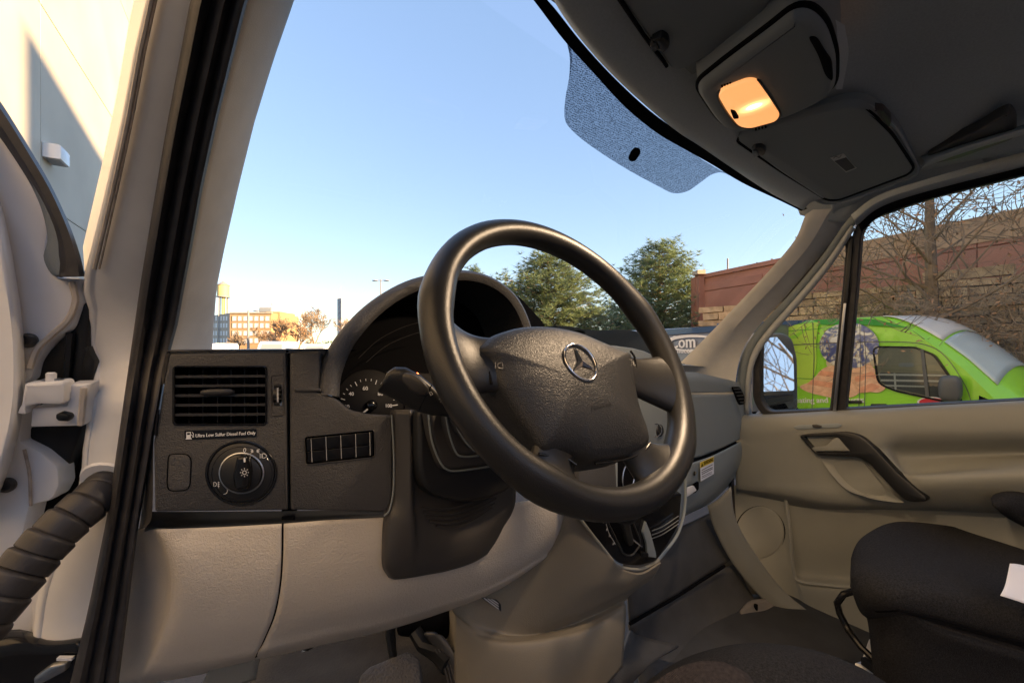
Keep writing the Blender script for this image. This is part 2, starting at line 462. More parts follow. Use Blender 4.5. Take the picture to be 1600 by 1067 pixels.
while z < 3.7:
    h = random.choice((.19, .23, .27, .31)); s = -2.6+random.uniform(0, .3)
    while s < SL:
        l = random.uniform(.35, .95)*(1+.35*(s > 6))
        top = 3.72-.045*s+.07*sin(s*1.7)
        if z+h < top+.15 and ns < 292:
            M().box(SP(s+l/2, z+h/2, random.uniform(-.04, .05)), (l-.03, .30, h-.028), rot, j=.014).build('stone', MT['stone'], st, smooth=0); ns += 1
        s += l
    z += h; row += 1
m = M(); z = .03
while z < 1.5:
    h = random.choice((.23, .27, .31)); s = -5.9
    while s < SL:
        l = random.uniform(.4, 1.1); m.box(SP(s+l/2, z+h/2, random.uniform(-.04, .05)), (l-.03, .30, h-.028), rot, j=.014); s += l
    z += h
m.build('lower_stones', MT['stone'], st, smooth=0, kind='stuff')

BA, BB = UD(1600, 325, 10.9), UD(1099, 430, 20.9)
BU = V(((BB-BA).x, (BB-BA).y, 0)).normalized(); BN = V((BU.y, -BU.x, 0))
if BN.dot(CAM-BA) < 0: BN = -BN
BH0, BH1 = BA.z, BB.z; BL = V(((BB-BA).x, (BB-BA).y)).length
BH = (BH0+BH1)/2
def BP(s, z, o=0.0): q = BA+BU*s+BN*o; return V((q.x, q.y, z))
def bz(s): return BH0+(BH1-BH0)*s/BL
bb = empty('brown_building', BP(BL/2, 0, -4), 'long windowless brown building above the stone wall', 'building')
m = M(); c = [BP(-9, 0, 0), BP(BL, 0, 0), BP(BL, 0, -9), BP(-9, 0, -9)]; t = [V((p.x, p.y, bz(s)-.02)) for p, s in zip(c, (-9, BL, BL, -9))]
m.grid([c, t], cv=True); m.cap(t); m.build('wall', MT['brown_brick'], bb, smooth=0)
# facade cladding in separate courses, tan parapet
for k, (a, b_) in enumerate(((0.0, .62), (.625, .80))):
    for q in range(6):
        s0, s1 = -9+(BL+9)*q/6+.012, -9+(BL+9)*(q+1)/6-.012
        L = [BP(s0, 3.3+(bz(s0)-3.3)*a, .07), BP(s1, 3.3+(bz(s1)-3.3)*a, .07), BP(s1, 3.3+(bz(s1)-3.3)*(b_-.012), .07), BP(s0, 3.3+(bz(s0)-3.3)*(b_-.012), .07)]
        M().slab(L, BN, .075, .01).build('wall_panel', MT['brown_brick'], bb, smooth=0)
L = [BP(-9, bz(-9)*.86, .1), BP(BL*.43, bz(BL*.43)*.87, .1), BP(BL*.43, bz(BL*.43), .1), BP(-9, bz(-9), .1)]
M().slab(L, BN, .12, .01).build('parapet', MT['parapet_tan'], bb, smooth=0)
L = [BP(BL*.43, bz(BL*.43)*.97, .09), BP(BL+.05, bz(BL)*.97, .09), BP(BL+.05, bz(BL)+.03, .09), BP(BL*.43, bz(BL*.43)+.03, .09)]
M().slab(L, BN, .3, .01).build('coping', MT['brown_brick'], bb, smooth=0)
for px in (1137,):
    p = UD(px, 412, 19.6); M().tube([V((p.x, p.y, 4.6)), V((p.x, p.y, p.z+.25))], .035, 6).build('roof_pipe', MT['steel'], bb)
# corner tower of the brown building
for (x0, x1, yt, d, mm, nm) in ((1089, 1097, 430, 21.0, 'brown_brick', 'corner_pier'), (1083, 1089, 434, 21.4, 'brown_brick', 'side_wall')):
    a, b_ = UD(x0, yt, d), UD(x1, yt, d); h = a.z
    cc = (a+b_)/2; m = M(); m.box((cc.x, cc.y, h/2), ((b_-a).length, .5, h), Matrix.Rotation(-YAW, 3, 'Z')); m.build(nm, MT[mm], bb, smooth=0)
a, b_ = UD(1086, 429, 20.9), UD(1098, 424, 20.9); cc = (a+b_)/2
m = M(); m.box(cc, (.40, .6, .2), Matrix.Rotation(-YAW, 3, 'Z')); m.build('cap_box', MT['tan_concrete'], bb, smooth=0)

# ---- far skyline seen low through the windscreen
def rbox(name, x0, x1, ytop, d, depth, mat_, parent, turn=0.0, z0=0.0):
    """a box standing at depth d whose front spans pixels x0..x1"""
    a, b_ = UD(x0, ytop, d), UD(x1, ytop, d); h = a.z; c = (a+b_)/2
    R = Matrix.Rotation(-YAW+turn, 3, 'Z'); c = c + (R @ V((0, depth/2, 0)))
    m = M(); m.box((c.x, c.y, (z0+h)/2), ((b_-a).length, depth, h-z0), R)
    return m.build(name, mat_, parent, smooth=0)
D = 110
fb = empty('factory', UD(390, 520, D)*1.0, 'orange brick factory with rows of windows under the water tower', 'building'); WL[fb] = V((WL[fb].x, WL[fb].y, 0)); fb.location = WL[fb]
rbox('wall', 359, 424, 489, D, 14, MT['orange_brick'], fb)
A1, A0 = UD(359, 489, D+.2), UD(332, 493, D+16)
m = M(); q = [V((A1.x, A1.y, 0)), V((A0.x, A0.y, 0)), V((A0.x, A0.y, A0.z)), V((A1.x, A1.y, A1.z))]
m.slab(q, RT*-1, .6); m.build('side_wall', MT['tan_concrete'], fb, smooth=0)  # greyer than the front: the shaded face is put into its colour
rbox('penthouse', 416, 437, 487, D+3, 8, MT['orange_brick'], fb)
rbox('parapet', 358.5, 424.5, 487.6, D-.25, .5, MT['tan_concrete'], fb, z0=UD(400, 490, D).z)
for r_, y in enumerate((494, 505, 517, 528.5)):
    for k in range(7):
        x = 363.5+k*8.6
        a = [UD(x, y+7, D-.15), UD(x+5.6, y+7, D-.15), UD(x+5.6, y, D-.15), UD(x, y, D-.15)]
        fo = M().ring(a, FW*-1, .14, .12).build('window', MT['tan_concrete'], fb, smooth=0)
        M().flat([p+FW*.06 for p in a]).build('pane', MT['far_white'], fo, smooth=0)
    for k in range(6):
        t0, t1 = .1+k*.15, .1+k*.15+.09
        def sp(t, yy): p = A1.lerp(A0, t); d_ = D+16*t; return V((p.x, p.y, CAMZ+(HY-yy)/FPX*d_)) - RT*.1
        a = [sp(t1, y+7), sp(t0, y+7), sp(t0, y), sp(t1, y)]
        M().flat(a).build('window', MT['far_white'], fb, smooth=0)
wt = empty('water_tower', V((UD(349, 500, 118).x, UD(349, 500, 118).y, 0)), 'small yellow roofed water tower on thin legs above the factory', 'water tower')
tc_ = UD(349, 463, 118); R0 = 8.2/640*118; h0, h1, h2 = tc_.z, UD(349, 446, 118).z, UD(349, 441, 118).z
m = M().lathe(V((tc_.x, tc_.y, 0)), UP, [(R0, h0), (R0, h1)], 20); m.build('tank', MT['tank_yellow'], wt)
m = M().lathe(V((tc_.x, tc_.y, 0)), UP, [(R0*1.12, h1), (R0*.05, h2+.3)], 20); m.build('roof', MT['steel'], wt)
m = M().lathe(V((tc_.x, tc_.y, 0)), UP, [(R0*1.15, h0-.3), (R0*1.15, h0-.02)], 20); m.build('walkway', MT['steel'], wt)
for k in range(4):
    a = k*pi/2+.6; q = V((cos(a)*R0*.85, sin(a)*R0*.85, 0)); p = V((tc_.x, tc_.y, 0))
    M().tube([p+q*1.15, p+q+V((0, 0, h0-.3))], .13, 6).build('leg', MT['steel'], wt)
M().tube([V((tc_.x, tc_.y, 0)), V((tc_.x, tc_.y, h0-.3))], .45, 8).build('riser_pipe', MT['tank_yellow'], wt)
def place(name, px, d, label, cat, group=None): p = UD(px, 540, d); return empty(name, V((p.x, p.y, 0)), label, cat, group)
gb = place('glass_building', 420, 190, 'grey glass and white block rising behind the factory', 'building')
rbox('wall', 405, 424, 480, 190, 20, MT['far_grey'], gb); rbox('white_wing', 424.5, 444, 476, 195, 20, MT['far_white'], gb)
for r_ in range(5):
    rbox('window', 406, 423, 482+r_*9, 189.6, .3, MT['far_glass'], gb, z0=UD(410, 487+r_*9, 189.6).z)
M().tube([UD(425, 478, 192), UD(425, 473, 192)], .25, 6).build('chimney', MT['steel'], gb)
tw = place('skyscraper', 534, 400, 'slender pale skyscraper with a thin spire beside the instrument hood', 'tower')
rbox('wall', 533, 542, 465, 400, 10, MT['far_white'], tw); rbox('side_wall', 527, 532.9, 465.5, 402, 10, MT['far_grey'], tw)  # left face grey: its shade is painted into the colour
for r_ in range(9):
    rbox('window', 528, 532, 470+r_*8, 401.5, .4, MT['far_glass'], tw, z0=UD(530, 473+r_*8, 401.5).z)
M().tube([UD(532, 466, 403), UD(532, 449, 403)], .35, 6).build('spire', MT['far_white'], tw)

# ---- trees
def seg_tree(m, p, d, L, r, lev, tips, spread=.55, up=.15, n=(3, 4), thin=.6, rng=random, minr=.006):
    """a tapered limb with side branches, recursive"""
    k = 4 if lev > 1 else 3; pts = [p]; q = p; dd = d.copy()
    for i in range(k):
        dd = (dd + V((rng.uniform(-.18, .18), rng.uniform(-.18, .18), rng.uniform(-.1, .18)+up*.15))).normalized()
        q = q+dd*(L/k); pts.append(q)
    rr = [max(minr*.5, r*(1-.62*i/k)) for i in range(k+1)]
    m.tube(pts, rr, 6 if lev > 2 else (4 if lev > 1 else 3), caps=False)
    tips.append((pts[-1], dd))
    if lev <= 0: return
    for i in range(rng.randint(*n)):
        t = rng.uniform(.35, 1.0); j = min(k-1, int(t*k)); f = t*k-j
        b = pts[j].lerp(pts[j+1], f); a = rng.uniform(0, 2*pi)
        u, v = basis(dd); nd = (dd*(1-spread*.6) + (u*cos(a)+v*sin(a))*spread + V((0, 0, up))).normalized()
        seg_tree(m, b, nd, L*rng.uniform(.55, .8), max(minr, rr[j]*thin), lev-1, tips, spread, up, n, thin, rng, minr)
def leaves(m, tips, size, frac=1.0, per=3, rng=random, jit=.25):
    for p, d in tips:
        if rng.random() > frac: continue
        for _ in range(per):
            c = p+V((rng.uniform(-jit, jit), rng.uniform(-jit, jit), rng.uniform(-jit, jit)))
            u = V((rng.gauss(0, 1), rng.gauss(0, 1), rng.gauss(0, 1))).normalized(); v = u.orthogonal().normalized(); s = size*rng.uniform(.6, 1.3)
            m.add([c-u*s, c+v*s*.5, c+u*s, c-v*s*.5], [(0, 1, 2, 3)])
def bare_tree(name, base, h, r, label, lev=4, seed=1, leaf=0, lmat='dead_leaf', group=None, spread=.6, n=(3, 4), trunk=.35, lsize=.05, cat='tree', minr=.006, up=.15, leader=0):
    rng = random.Random(seed); t = empty(name, base, label, cat, group)
    base = V(base); top = base+V((rng.uniform(-.1, .1), rng.uniform(-.1, .1), h*trunk))
    if leader: top = base+V((.05, .1, h*.93))
    tk = [base, base.lerp(top, .3)+V((.03, .02, 0)), base.lerp(top, .6)+V((-.04, .03, 0)), top]
    M().tube(tk, [r*1.2, r, r*.7, r*.2] if leader else [r*1.2, r, r*.92, r*.85], 9).build('trunk', MT['bark'], t)
    m = M(); tips = []
    for i in range(leader):
        f = .28+.66*i/leader; p = base.lerp(top, f); a = i*2.4+rng.uniform(-.5, .5)
        seg_tree(m, p, V((cos(a), sin(a), .35+.5*f)).normalized(), h*.30*(1.15-f), r*.42*(1.1-f), lev-1, tips, spread, up, n, .6, rng, minr)
    for i in range(0 if leader else (3 if lev > 2 else 4)):
        a = i*2.1+rng.uniform(-.4, .4)
        seg_tree(m, top-V((0, 0, .02)), V((cos(a)*.35, sin(a)*.35, 1)).normalized(), h*(1-trunk)*.5, r*.62, lev, tips, spread, up, n, .6, rng, minr)
    m.build('crown', MT['twig'], t, smooth=60, weld=False)
    if leaf:
        m = M(); leaves(m, tips, lsize, leaf, 2, rng); m.build('leaves', MT[lmat], t, smooth=0, weld=False, kind='stuff')
    return t
_t = MT['needle'].node_tree; _b = _t.nodes['Principled BSDF']; _o = _t.nodes['Material Output']; _tr = _t.nodes.new('ShaderNodeBsdfTranslucent'); _mx = _t.nodes.new('ShaderNodeMixShader'); _mx.inputs[0].default_value = .5
_t.links.new(_b.inputs['Base Color'].links[0].from_socket, _tr.inputs[0]); _t.links.new(_b.outputs[0], _mx.inputs[1]); _t.links.new(_tr.outputs[0], _mx.inputs[2]); _t.links.new(_mx.outputs[0], _o.inputs[0])
def pine(name, px, ytop, d, wid, label, seed, base_z=0.0):
    rng = random.Random(seed); p = UD(px, ytop, d); H = p.z; base = V((p.x, p.y, 0)); Rm = wid/2/640*d
    t = empty(name, base, label, 'tree', 'green pines beyond the windscreen')
    M().tube([base, base+V((.1, .05, H*.5)), base+V((0, 0, H*.97))], [.22, .13, .03], 8).build('trunk', MT['bark'], t)
    m = M(); br = M()
    nl = 36
    for i in range(nl):
        f = .08+.91*i/nl; z = H*f
        R = Rm*((1-f)**.56)*rng.uniform(.84, 1.12)
        nb = max(5, int(17*(R/Rm)+5))
        for k in range(nb):
            a = 2*pi*k/nb+rng.uniform(-.3, .3)+i*.7; L = max(.12, R*rng.uniform(.6, 1.1))
            tip = base+V((cos(a)*L, sin(a)*L, z+L*rng.uniform(.08, .42)))
            o = base+V((0, 0, z-.05)); br.tube([o, o.lerp(tip, .55)-V((0, 0, .05)), tip], [.03, .02, .008], 3, caps=False)
            for q in range(3+int(L*3.2)):
                s = rng.uniform(.3, 1.05)**.7; c = o.lerp(tip, s)+V((rng.gauss(0, .15), rng.gauss(0, .15), rng.gauss(.03, .12)))
                ax = ((tip-o).normalized()*.6+V((rng.uniform(-.4, .4), rng.uniform(-.4, .4), rng.uniform(.3, 1.2)))).normalized()
                u, v = basis(ax); sz = rng.uniform(.8, 1.25)
                for b_ in range(15):
                    aa = rng.uniform(0, 2*pi); nd = (ax*rng.uniform(.1, 1.0)+(u*cos(aa)+v*sin(aa))*.75).normalized()
                    l = rng.uniform(.20, .36)*sz; sd = nd.orthogonal().normalized()*.021
                    m.add([c-sd, c+sd, c+nd*l], [(0, 1, 2)])
    br.build('branches', MT['twig'], t, smooth=60, weld=False)
    m.build('crown', MT['needle'], t, smooth=0, weld=False)
    return t
pine('pine_tree', 1030, 377, 25, 250, 'conical green pine standing nearest the brown building', 11)
pine('pine_tree', 856, 394, 22, 276, 'broad pale green pine seen through the top of the steering wheel', 12)
pine('pine_tree', 741, 416, 34, 60, 'small pine tip just above the instrument hood', 14)

p = UD(1462, 540, 8.7)
bare_tree('bare_tree', V((p.x, p.y, 0)), 8.2, .12, 'tall bare tree with clinging brown leaves behind the green van', 4, 5, .55, spread=.8, n=(3, 4), trunk=.40, lsize=.045, up=.08, leader=30, minr=.009)
for k, (px, d, h, sd) in enumerate(((1390, 9.6, 4.1, 21), (1440, 9.0, 3.9, 22), (1520, 8.6, 3.9, 23), (1590, 8.2, 4.0, 24), (1555, 8.9, 4.3, 28), (1345, 10.5, 3.8, 25))):
    p = UD(px, 540, d)
    bare_tree('bare_shrub', V((p.x, p.y, 0)), h, .05, ('leafless tangled shrub against the stone wall, %s of the row' % ('leftmost but one', 'third from the left', 'fourth from the left', 'rightmost', 'second from the right', 'leftmost')[k]),
              4, sd, .3, group='leafless shrubs along the stone wall', spread=.95, n=(3, 4), trunk=.12, lsize=.04, cat='shrub', up=-.02, minr=.0075)
for k, (px, d, h, sd, lb_) in enumerate(((492, 62, 8.0, 31, 'bare grey tree left of the skyscraper'), (440, 66, 6.2, 32, 'sunlit orange bare tree in front of the factory corner'),
        (467, 58, 5.2, 33, 'bare rounded tree between the factory and the grey tree'), (412, 60, 4.4, 34, 'low bare tree in front of the factory windows'), (551, 75, 7.4, 35, 'bare tree half hidden by the instrument hood'), (372, 64, 4.0, 36, 'lowest bare tree beside the windscreen pillar'))):
    p = UD(px, 540, d)
    bare_tree('bare_tree', V((p.x, p.y, 0)), h, .14, lb_, 4, sd, .35 if k in (1, 2, 3) else 0, group='bare trees before the skyline', spread=.7, n=(3, 4), trunk=.25, lsize=.10, minr=.045)
# tree behind the van: what the wing mirror shows
bare_tree('bare_tree', (3.3, -6.6, 0), 9.5, .10, 'bare tree reflected in the wing mirror', 4, 41, 0, spread=.6, n=(3, 4), trunk=.3, minr=.012)

sh = place('evergreen_shrub', 512, 48, 'low dark evergreen shrub below the bare trees', 'shrub')
m = M(); rng = random.Random(3); c0 = WL[sh]
for k in range(2600):
    a = rng.uniform(0, 2*pi); rr = rng.random()**.5; zz = rng.random()
    p = c0+RT*(cos(a)*rr*2.6)+FW*(sin(a)*rr*1.3)+V((0, 0, .2+zz*2.35*(1-.55*rr*rr)))
    u = V((rng.gauss(0, 1), rng.gauss(0, 1), rng.gauss(0, 1))).normalized(); v = u.orthogonal().normalized()
    m.add([p-u*.12, p+v*.06, p+u*.12, p-v*.06], [(0, 1, 2, 3)])
m.build('foliage', MT['shrub_leaf'], sh, smooth=0, weld=False)
M().tube([c0, c0+V((0, 0, 1.2))], .08, 6).build('stem', MT['bark'], sh)

# ---- parked white vans far across the lot
defm('tyre', (.02, .02, .02), .8)
def far_van(px, d, top, w_, label, turn):
    p = UD(px, 540, d); h = UD(px, top, d).z; v = empty('parked_van', V((p.x, p.y, 0)), label, 'van', 'white vans parked across the lot')
    R = Matrix.Rotation(-YAW+turn, 3, 'Z')
    prof = [(-2.6, .45), (-2.65, 1.0), (-2.2, 1.25), (-1.45, h-.15), (-1.1, h), (2.5, h), (2.6, h-.15), (2.6, .45)]
    m = M(); L = []
    for s_, ins in ((-w_/2, .12), (-w_/2+.06, .02), (w_/2-.06, .02), (w_/2, .12)):
        L.append([WL[v]+R @ V((s_, y, z-(ins if z > 1.3 else 0))) for y, z in prof])
    m.grid(L, cv=True); m.cap(L[0]); m.cap(L[-1]); m.build('body', MT['van_white'], v, smooth=30)
    m = M().flat([WL[v]+R @ V((x, y-.02, z)) for x, y, z in ((-.7, -2.16, 1.3), (.7, -2.16, 1.3), (.62, -1.5, h-.22), (-.62, -1.5, h-.22))]); m.build('windscreen', MT['far_glass'], v, smooth=0)
    for sx in (-1, 1):
        for y in (-1.7, 1.7):
            M().lathe(WL[v]+R @ V((sx*(w_/2-.1), y, .36)), R @ V((sx, 0, 0)), [(.36, -.1), (.36, .1)], 14).build('wheel', MT['tyre'], v)
far_van(434, 30, 533, 1.75, 'white van roof showing left of the dark seam on the dashboard', .3)
far_van(500, 34, 537, 1.7, 'white van half hidden beside the instrument hood', .2)
far_van(334, 40, 536, 1.8, 'white van beside the driver side windscreen pillar', .1)

# ---- light poles
def pole(px, ytop, d, heads, label, r=.07, al=.9, hw=.48):
    p = UD(px, ytop, d); b = V((p.x, p.y, 0)); t = empty('street_lamp', b, label, 'street lamp', 'car park lamp posts')
    M().tube([b, V((p.x, p.y, p.z))], [r*1.3, r*.8], 8).build('post', MT['steel'], t)
    for sx in heads:
        a = V((p.x, p.y, p.z-.06)); e = a+RT*(sx*al)
        ar = M().tube([a, e], .035, 6).build('arm', MT['steel'], t)
        M().blob(e+RT*(sx*hw*.7)-V((0, 0, .02)), (hw, .2, hw*.24), rot=Matrix.Rotation(-YAW, 3, 'Z')).build('lamp_head', MT['far_grey'], t)
pole(388, 485, 62, (1,), 'single armed lamp post in front of the factory', .16)
pole(595, 437, 34, (-1, 1), 'twin headed lamp post rising behind the instrument hood', .06, .30, .26)
# ================================================================== THE TWO PARKED VANS
defm('van_green', (.33, .80, .045), .3, coat=.7, var=(1.2, .06))
defm('leaf_green', (.52, .84, .10), .3, coat=.5)
defm('deep_green', (.05, .40, .05), .3, coat=.5)
defm('van_grey', (.17, .185, .21), .3, coat=.4)
defm('van_navy', (.03, .07, .17), .3, coat=.4)
defm('skin', (.90, .54, .36), .6, var=(9, .22))
defm('skin_dark', (.62, .24, .14), .6)
defm('sand', (.62, .55, .38), .6)
defm('red_print', (.62, .03, .05), .5)
defm('orange_print', (.80, .45, .06), .5)
defm('car_glass_in', (.35, .33, .24), .5)
defm('trim_grey', (.11, .115, .12), .5)
MT['pane'] = glass('van_pane', (.62, .66, .64), .08)
# globe print: oceans, cloud swirls and land
gm = bpy.data.materials.new('globe_print'); gm.use_nodes = True; t = gm.node_tree; b = t.nodes['Principled BSDF']; b.inputs['Roughness'].default_value = .35
tc = t.nodes.new('ShaderNodeTexCoord'); n1 = t.nodes.new('ShaderNodeTexNoise'); n1.inputs['Scale'].default_value = 5.5; n1.inputs['Detail'].default_value = 9; n1.inputs['Distortion'].default_value = 1.2
r1 = t.nodes.new('ShaderNodeValToRGB'); e = r1.color_ramp.elements; e[0].position = .38; e[0].color = (.09, .12, .34, 1); e[1].position = .56; e[1].color = (.85, .85, .82, 1)
x = r1.color_ramp.elements.new(.48); x.color = (.22, .26, .46, 1); x = r1.color_ramp.elements.new(.52); x.color = (.55, .52, .40, 1)
t.links.new(tc.outputs['Object'], n1.inputs['Vector']); t.links.new(n1.outputs['Fac'], r1.inputs[0]); t.links.new(r1.outputs[0], b.inputs['Base Color'])
MT['globe'] = gm

PH = radians(15); Q0 = V((11, 1.7, CAMZ)); VU = V((sin(PH), cos(PH), 0)); VN = V((-cos(PH), sin(PH), 0))
GP = PL(Q0, Q0+VU, Q0+UP)
def gy(px, py):  # along-van coordinate (front negative) and height of a pixel on the van's near side
    p = GP.at(px, py); return (p-Q0).dot(VU), p.z
yN = -2.0
gv = empty('green_van', Q0+VU*1.2-VN*1.0-V((0, 0, CAMZ)), 'bright green van with a globe and cupped hands printed on its side', 'van')
def GVp(y, x, z): return V((Q0.x, Q0.y, 0))+VU*y-VN*x+V((0, 0, z))    # x: into the van, 0 = near side
WID = 2.0
zr = gy(1330, 496)[1]
yB = gy(1366, 560)[0]
def roof(y):
    ks = [(yB+9, zr), (yB-.02, zr), (yB-.28, zr-.07), (yB-.5, zr-.2), (yB-.75, zr-.40), (yB-1.0, zr-.62), (yB-1.35, zr-.98), (yB-1.7, 1.12), (yB-2.0, 1.03), (yB-2.5, .95), (yB-2.8, .85), (yB-2.9, .72), (yB-9, .7)]
    for (a, za), (c, zc) in zip(ks, ks[1:]):
        if c <= y <= a: return zc+(za-zc)*(y-c)/(a-c)
    return .7
def vtop(y, x):     # height of the roof, screen and bonnet surface x in from the near side
    u = max(0, min(1, min(x, WID-x)/(WID/2))); zt = roof(y); zc = roof(y+.34*(1 if y > yB-1.9 else .3))
    return zt+(zc-zt)*sin(u*pi/2)**.75
ys = [yB+3.3, yB+3.25, yB+2, yB+1, yB+.3, yB-.02, yB-.15, yB-.28, yB-.4, yB-.5, yB-.62, yB-.75, yB-.88, yB-1.0, yB-1.18, yB-1.35, yB-1.52, yB-1.7, yB-1.85, yB-2.0, yB-2.25, yB-2.5, yB-2.65, yB-2.8, yB-2.87, yB-2.9]
m = M(); rows = []
for y in ys:
    zt = roof(y); ins = .0 if y > yB-1.6 else min(.34, .1*(yB-1.6-y)+.12*max(0, yB-2.1-y)**2)
    tum = .05*max(0, min(1, (zt-1.2)/1.2))
    half = [(ins+.05, .38), (ins+.01, .5), (ins, .6), (ins+tum*.2, min(1.0, zt-.1)), (ins+tum*.5, max(.62, zt*.8)), (ins+tum, zt-.07), (ins+tum+.05, zt-.015)]
    half += [(x, vtop(y, x)) for x in (ins+tum+.13, .32, .5, .75)]
    row = half+[(WID/2, vtop(y, WID/2))]+[(WID-a, z) for a, z in half[::-1]]
    rows.append([GVp(y, a, z) for a, z in row])
m.grid(rows, cv=True); m.cap(rows[0]); m.cap(rows[-1])
m.build('body', MT['van_green'], gv, smooth=40)
def skin_patch(name, y0s, x0, mt, up=.018):
    m = M(); m.grid([[GVp(y, x0(y)+(WID-2*x0(y))*k/18, vtop(y, x0(y)+(WID-2*x0(y))*k/18)+up) for k in range(19)] for y in y0s]); return m.build(name, MT[mt], gv, smooth=50, solid=.012)
skin_patch('roof_cap', [yB-.1-.9*k/12 for k in range(13)], lambda y: .10+.04*max(0, (yB-.1-y)), 'van_white')
defm('screen_glass', (.52, .64, .70), .12, coat=.6)
skin_patch('windscreen', [yB-1.03-.67*k/10 for k in range(11)], lambda y: .13, 'screen_glass', .022)
def decal(name, pts, mt, off=.02, th=.008, parent=None):
    m = M(); m.slab(GP.loop(pts, off), GP.n, th, 0); return m.build(name, MT[mt], parent or gv, smooth=0)
# side window: recess frame, interior seen through, quarter pane
win = rnd([(1366, 547, 5), (1372, 543), (1428, 544, 6), (1458, 556, 6), (1482, 590), (1500, 629, 4), (1472, 625), (1398, 609, 10), (1373, 598, 10)], 5)
wf = M().ring(GP.loop(win, .022), GP.n, .035, .04).build('side_window', MT['gloss_black'], gv, smooth=30)
M().slab(GP.loop(win, .008), GP.n, .004).build('pane', MT['pane'], wf, smooth=0)
M().slab(GP.loop(win, .005), GP.n, .004).build('cab_interior', MT['car_glass_in'], wf, smooth=0)
M().slab(GP.loop(rnd([(1374, 582), (1478, 584), (1497, 627), (1470, 623), (1398, 607), (1377, 598)], 3), .0065), GP.n, .001).build('door_card', MT['trim_grey'], wf, smooth=0)
for x in (1398,): pass
for (x0, y0, x1, y1) in ((1372, 583.5, 1480, 586.5), (1376, 592.5, 1470, 595.5), (1382, 601, 1445, 603.5)):  # pale strips and an upright painted as reflections in the door glass
    M().slab(GP.loop([(x0, y0), (x1, y0+1.5), (x1, y1+1.5), (x0, y1)], .0072), GP.n, .0006).build('reflection_strip', MT['far_white'], wf, smooth=0)
M().slab(GP.loop([(1396, 583), (1399, 583), (1401, 609), (1398, 609)], .0076), GP.n, .0008).build('reflection_post', MT['far_white'], wf, smooth=0)
M().slab(GP.loop([(1438, 545), (1443, 546), (1452, 621), (1446, 620)], .024), GP.n, .014).build('divider', MT['trim_grey'], wf, smooth=0)
M().slab(GP.loop(rect(1404, 567, 1428, 573, 3), .0078), GP.n, .001).build('grab_bar', MT['far_grey'], wf, smooth=0)
# mural
decal('light_leaf_print', rnd([(1215, 522, 12), (1238, 508, 8), (1279, 503, 3), (1275, 530, 8), (1276, 575, 14), (1268, 598, 12), (1246, 604, 6), (1205, 600), (1200, 540)], 6), 'leaf_green', .010, .004)
decal('leaf_vein_print', [(1215, 530), (1240, 524), (1272, 506), (1244, 529)], 'van_green', .013, .002)
decal('navy_stripe_print', [(1120, 505), (1266, 499.6), (1240, 508), (1205, 516), (1120, 524)], 'van_navy', .011, .004)
decal('grey_stripe_print', [(1120, 513.5), (1240, 508.4), (1218, 516), (1120, 521)], 'trim_grey', .016, .002)
decal('deep_green_print', rnd([(1268, 500), (1330, 497.5), (1370, 499), (1420, 512), (1350, 507), (1285, 507)], 3), 'deep_green', .010, .003)
decal('sand_print', rnd([(1290, 562), (1330, 560), (1372, 552), (1372, 572), (1330, 575), (1292, 574)], 5), 'sand', .0115, .003)
gl_ = GP.at(1324, 540, .020); a_ = (GP.at(1370, 540)-GP.at(1278, 540)).length/2; b_ = (GP.at(1324, 505.5)-GP.at(1324, 577)).length/2
gu = VU*-1; m = M()
m.slab([gl_+gu*(a_*cos(q))+UP*(b_*sin(q)) for q in [2*pi*k/48 for k in range(48)]], VN, .006, .002)
m.build('globe_print', MT['globe'], gv, smooth=30)
defm('skin_mid', (.82, .40, .25), .6, var=(9, .15))
decal('hand_print', rnd([(1246, 604, 8), (1268, 596, 6), (1284, 576, 8), (1300, 570, 8), (1330, 582, 10), (1358, 598, 6), (1335, 621, 10), (1300, 622, 14), (1262, 613, 10)], 6), 'skin', .016, .003)
decal('hand_print', rnd([(1330, 576, 8), (1358, 560, 10), (1368, 590, 8), (1386, 607, 8), (1372, 614, 6), (1345, 610, 6), (1330, 598, 6)], 6), 'skin', .0163, .003)
for k in range(4):
    decal('finger_print', rnd([(1284-8*k, 579+7*k), (1318+2*k, 583+9*k), (1322, 591+9*k), (1316, 593+9*k), (1276-8*k, 587+7*k)], 3), ('skin_mid', 'skin')[k % 2], .0185+.0003*k, .002)
    decal('finger_print', rnd([(1332+3*k, 580+9*k), (1362, 571+9*k), (1370+2*k, 580+8*k), (1362, 588+8*k), (1333+3*k, 587+9*k)], 3), ('skin', 'skin_mid')[k % 2], .0198+.0003*k, .002)
m = M(); ptxt(m, 'Heating and Products', GP, (1236, 629), (1350, 629), .021); m.build('lettering', MT['print_white'], gv, smooth=0)
decal('badge_print', rnd(ell(1456, 628, 20, 6.5), 0), 'red_print', .013, .003)
decal('badge_rim_print', rnd(ell(1456, 628, 23, 8), 0), 'print_white', .0115, .002)
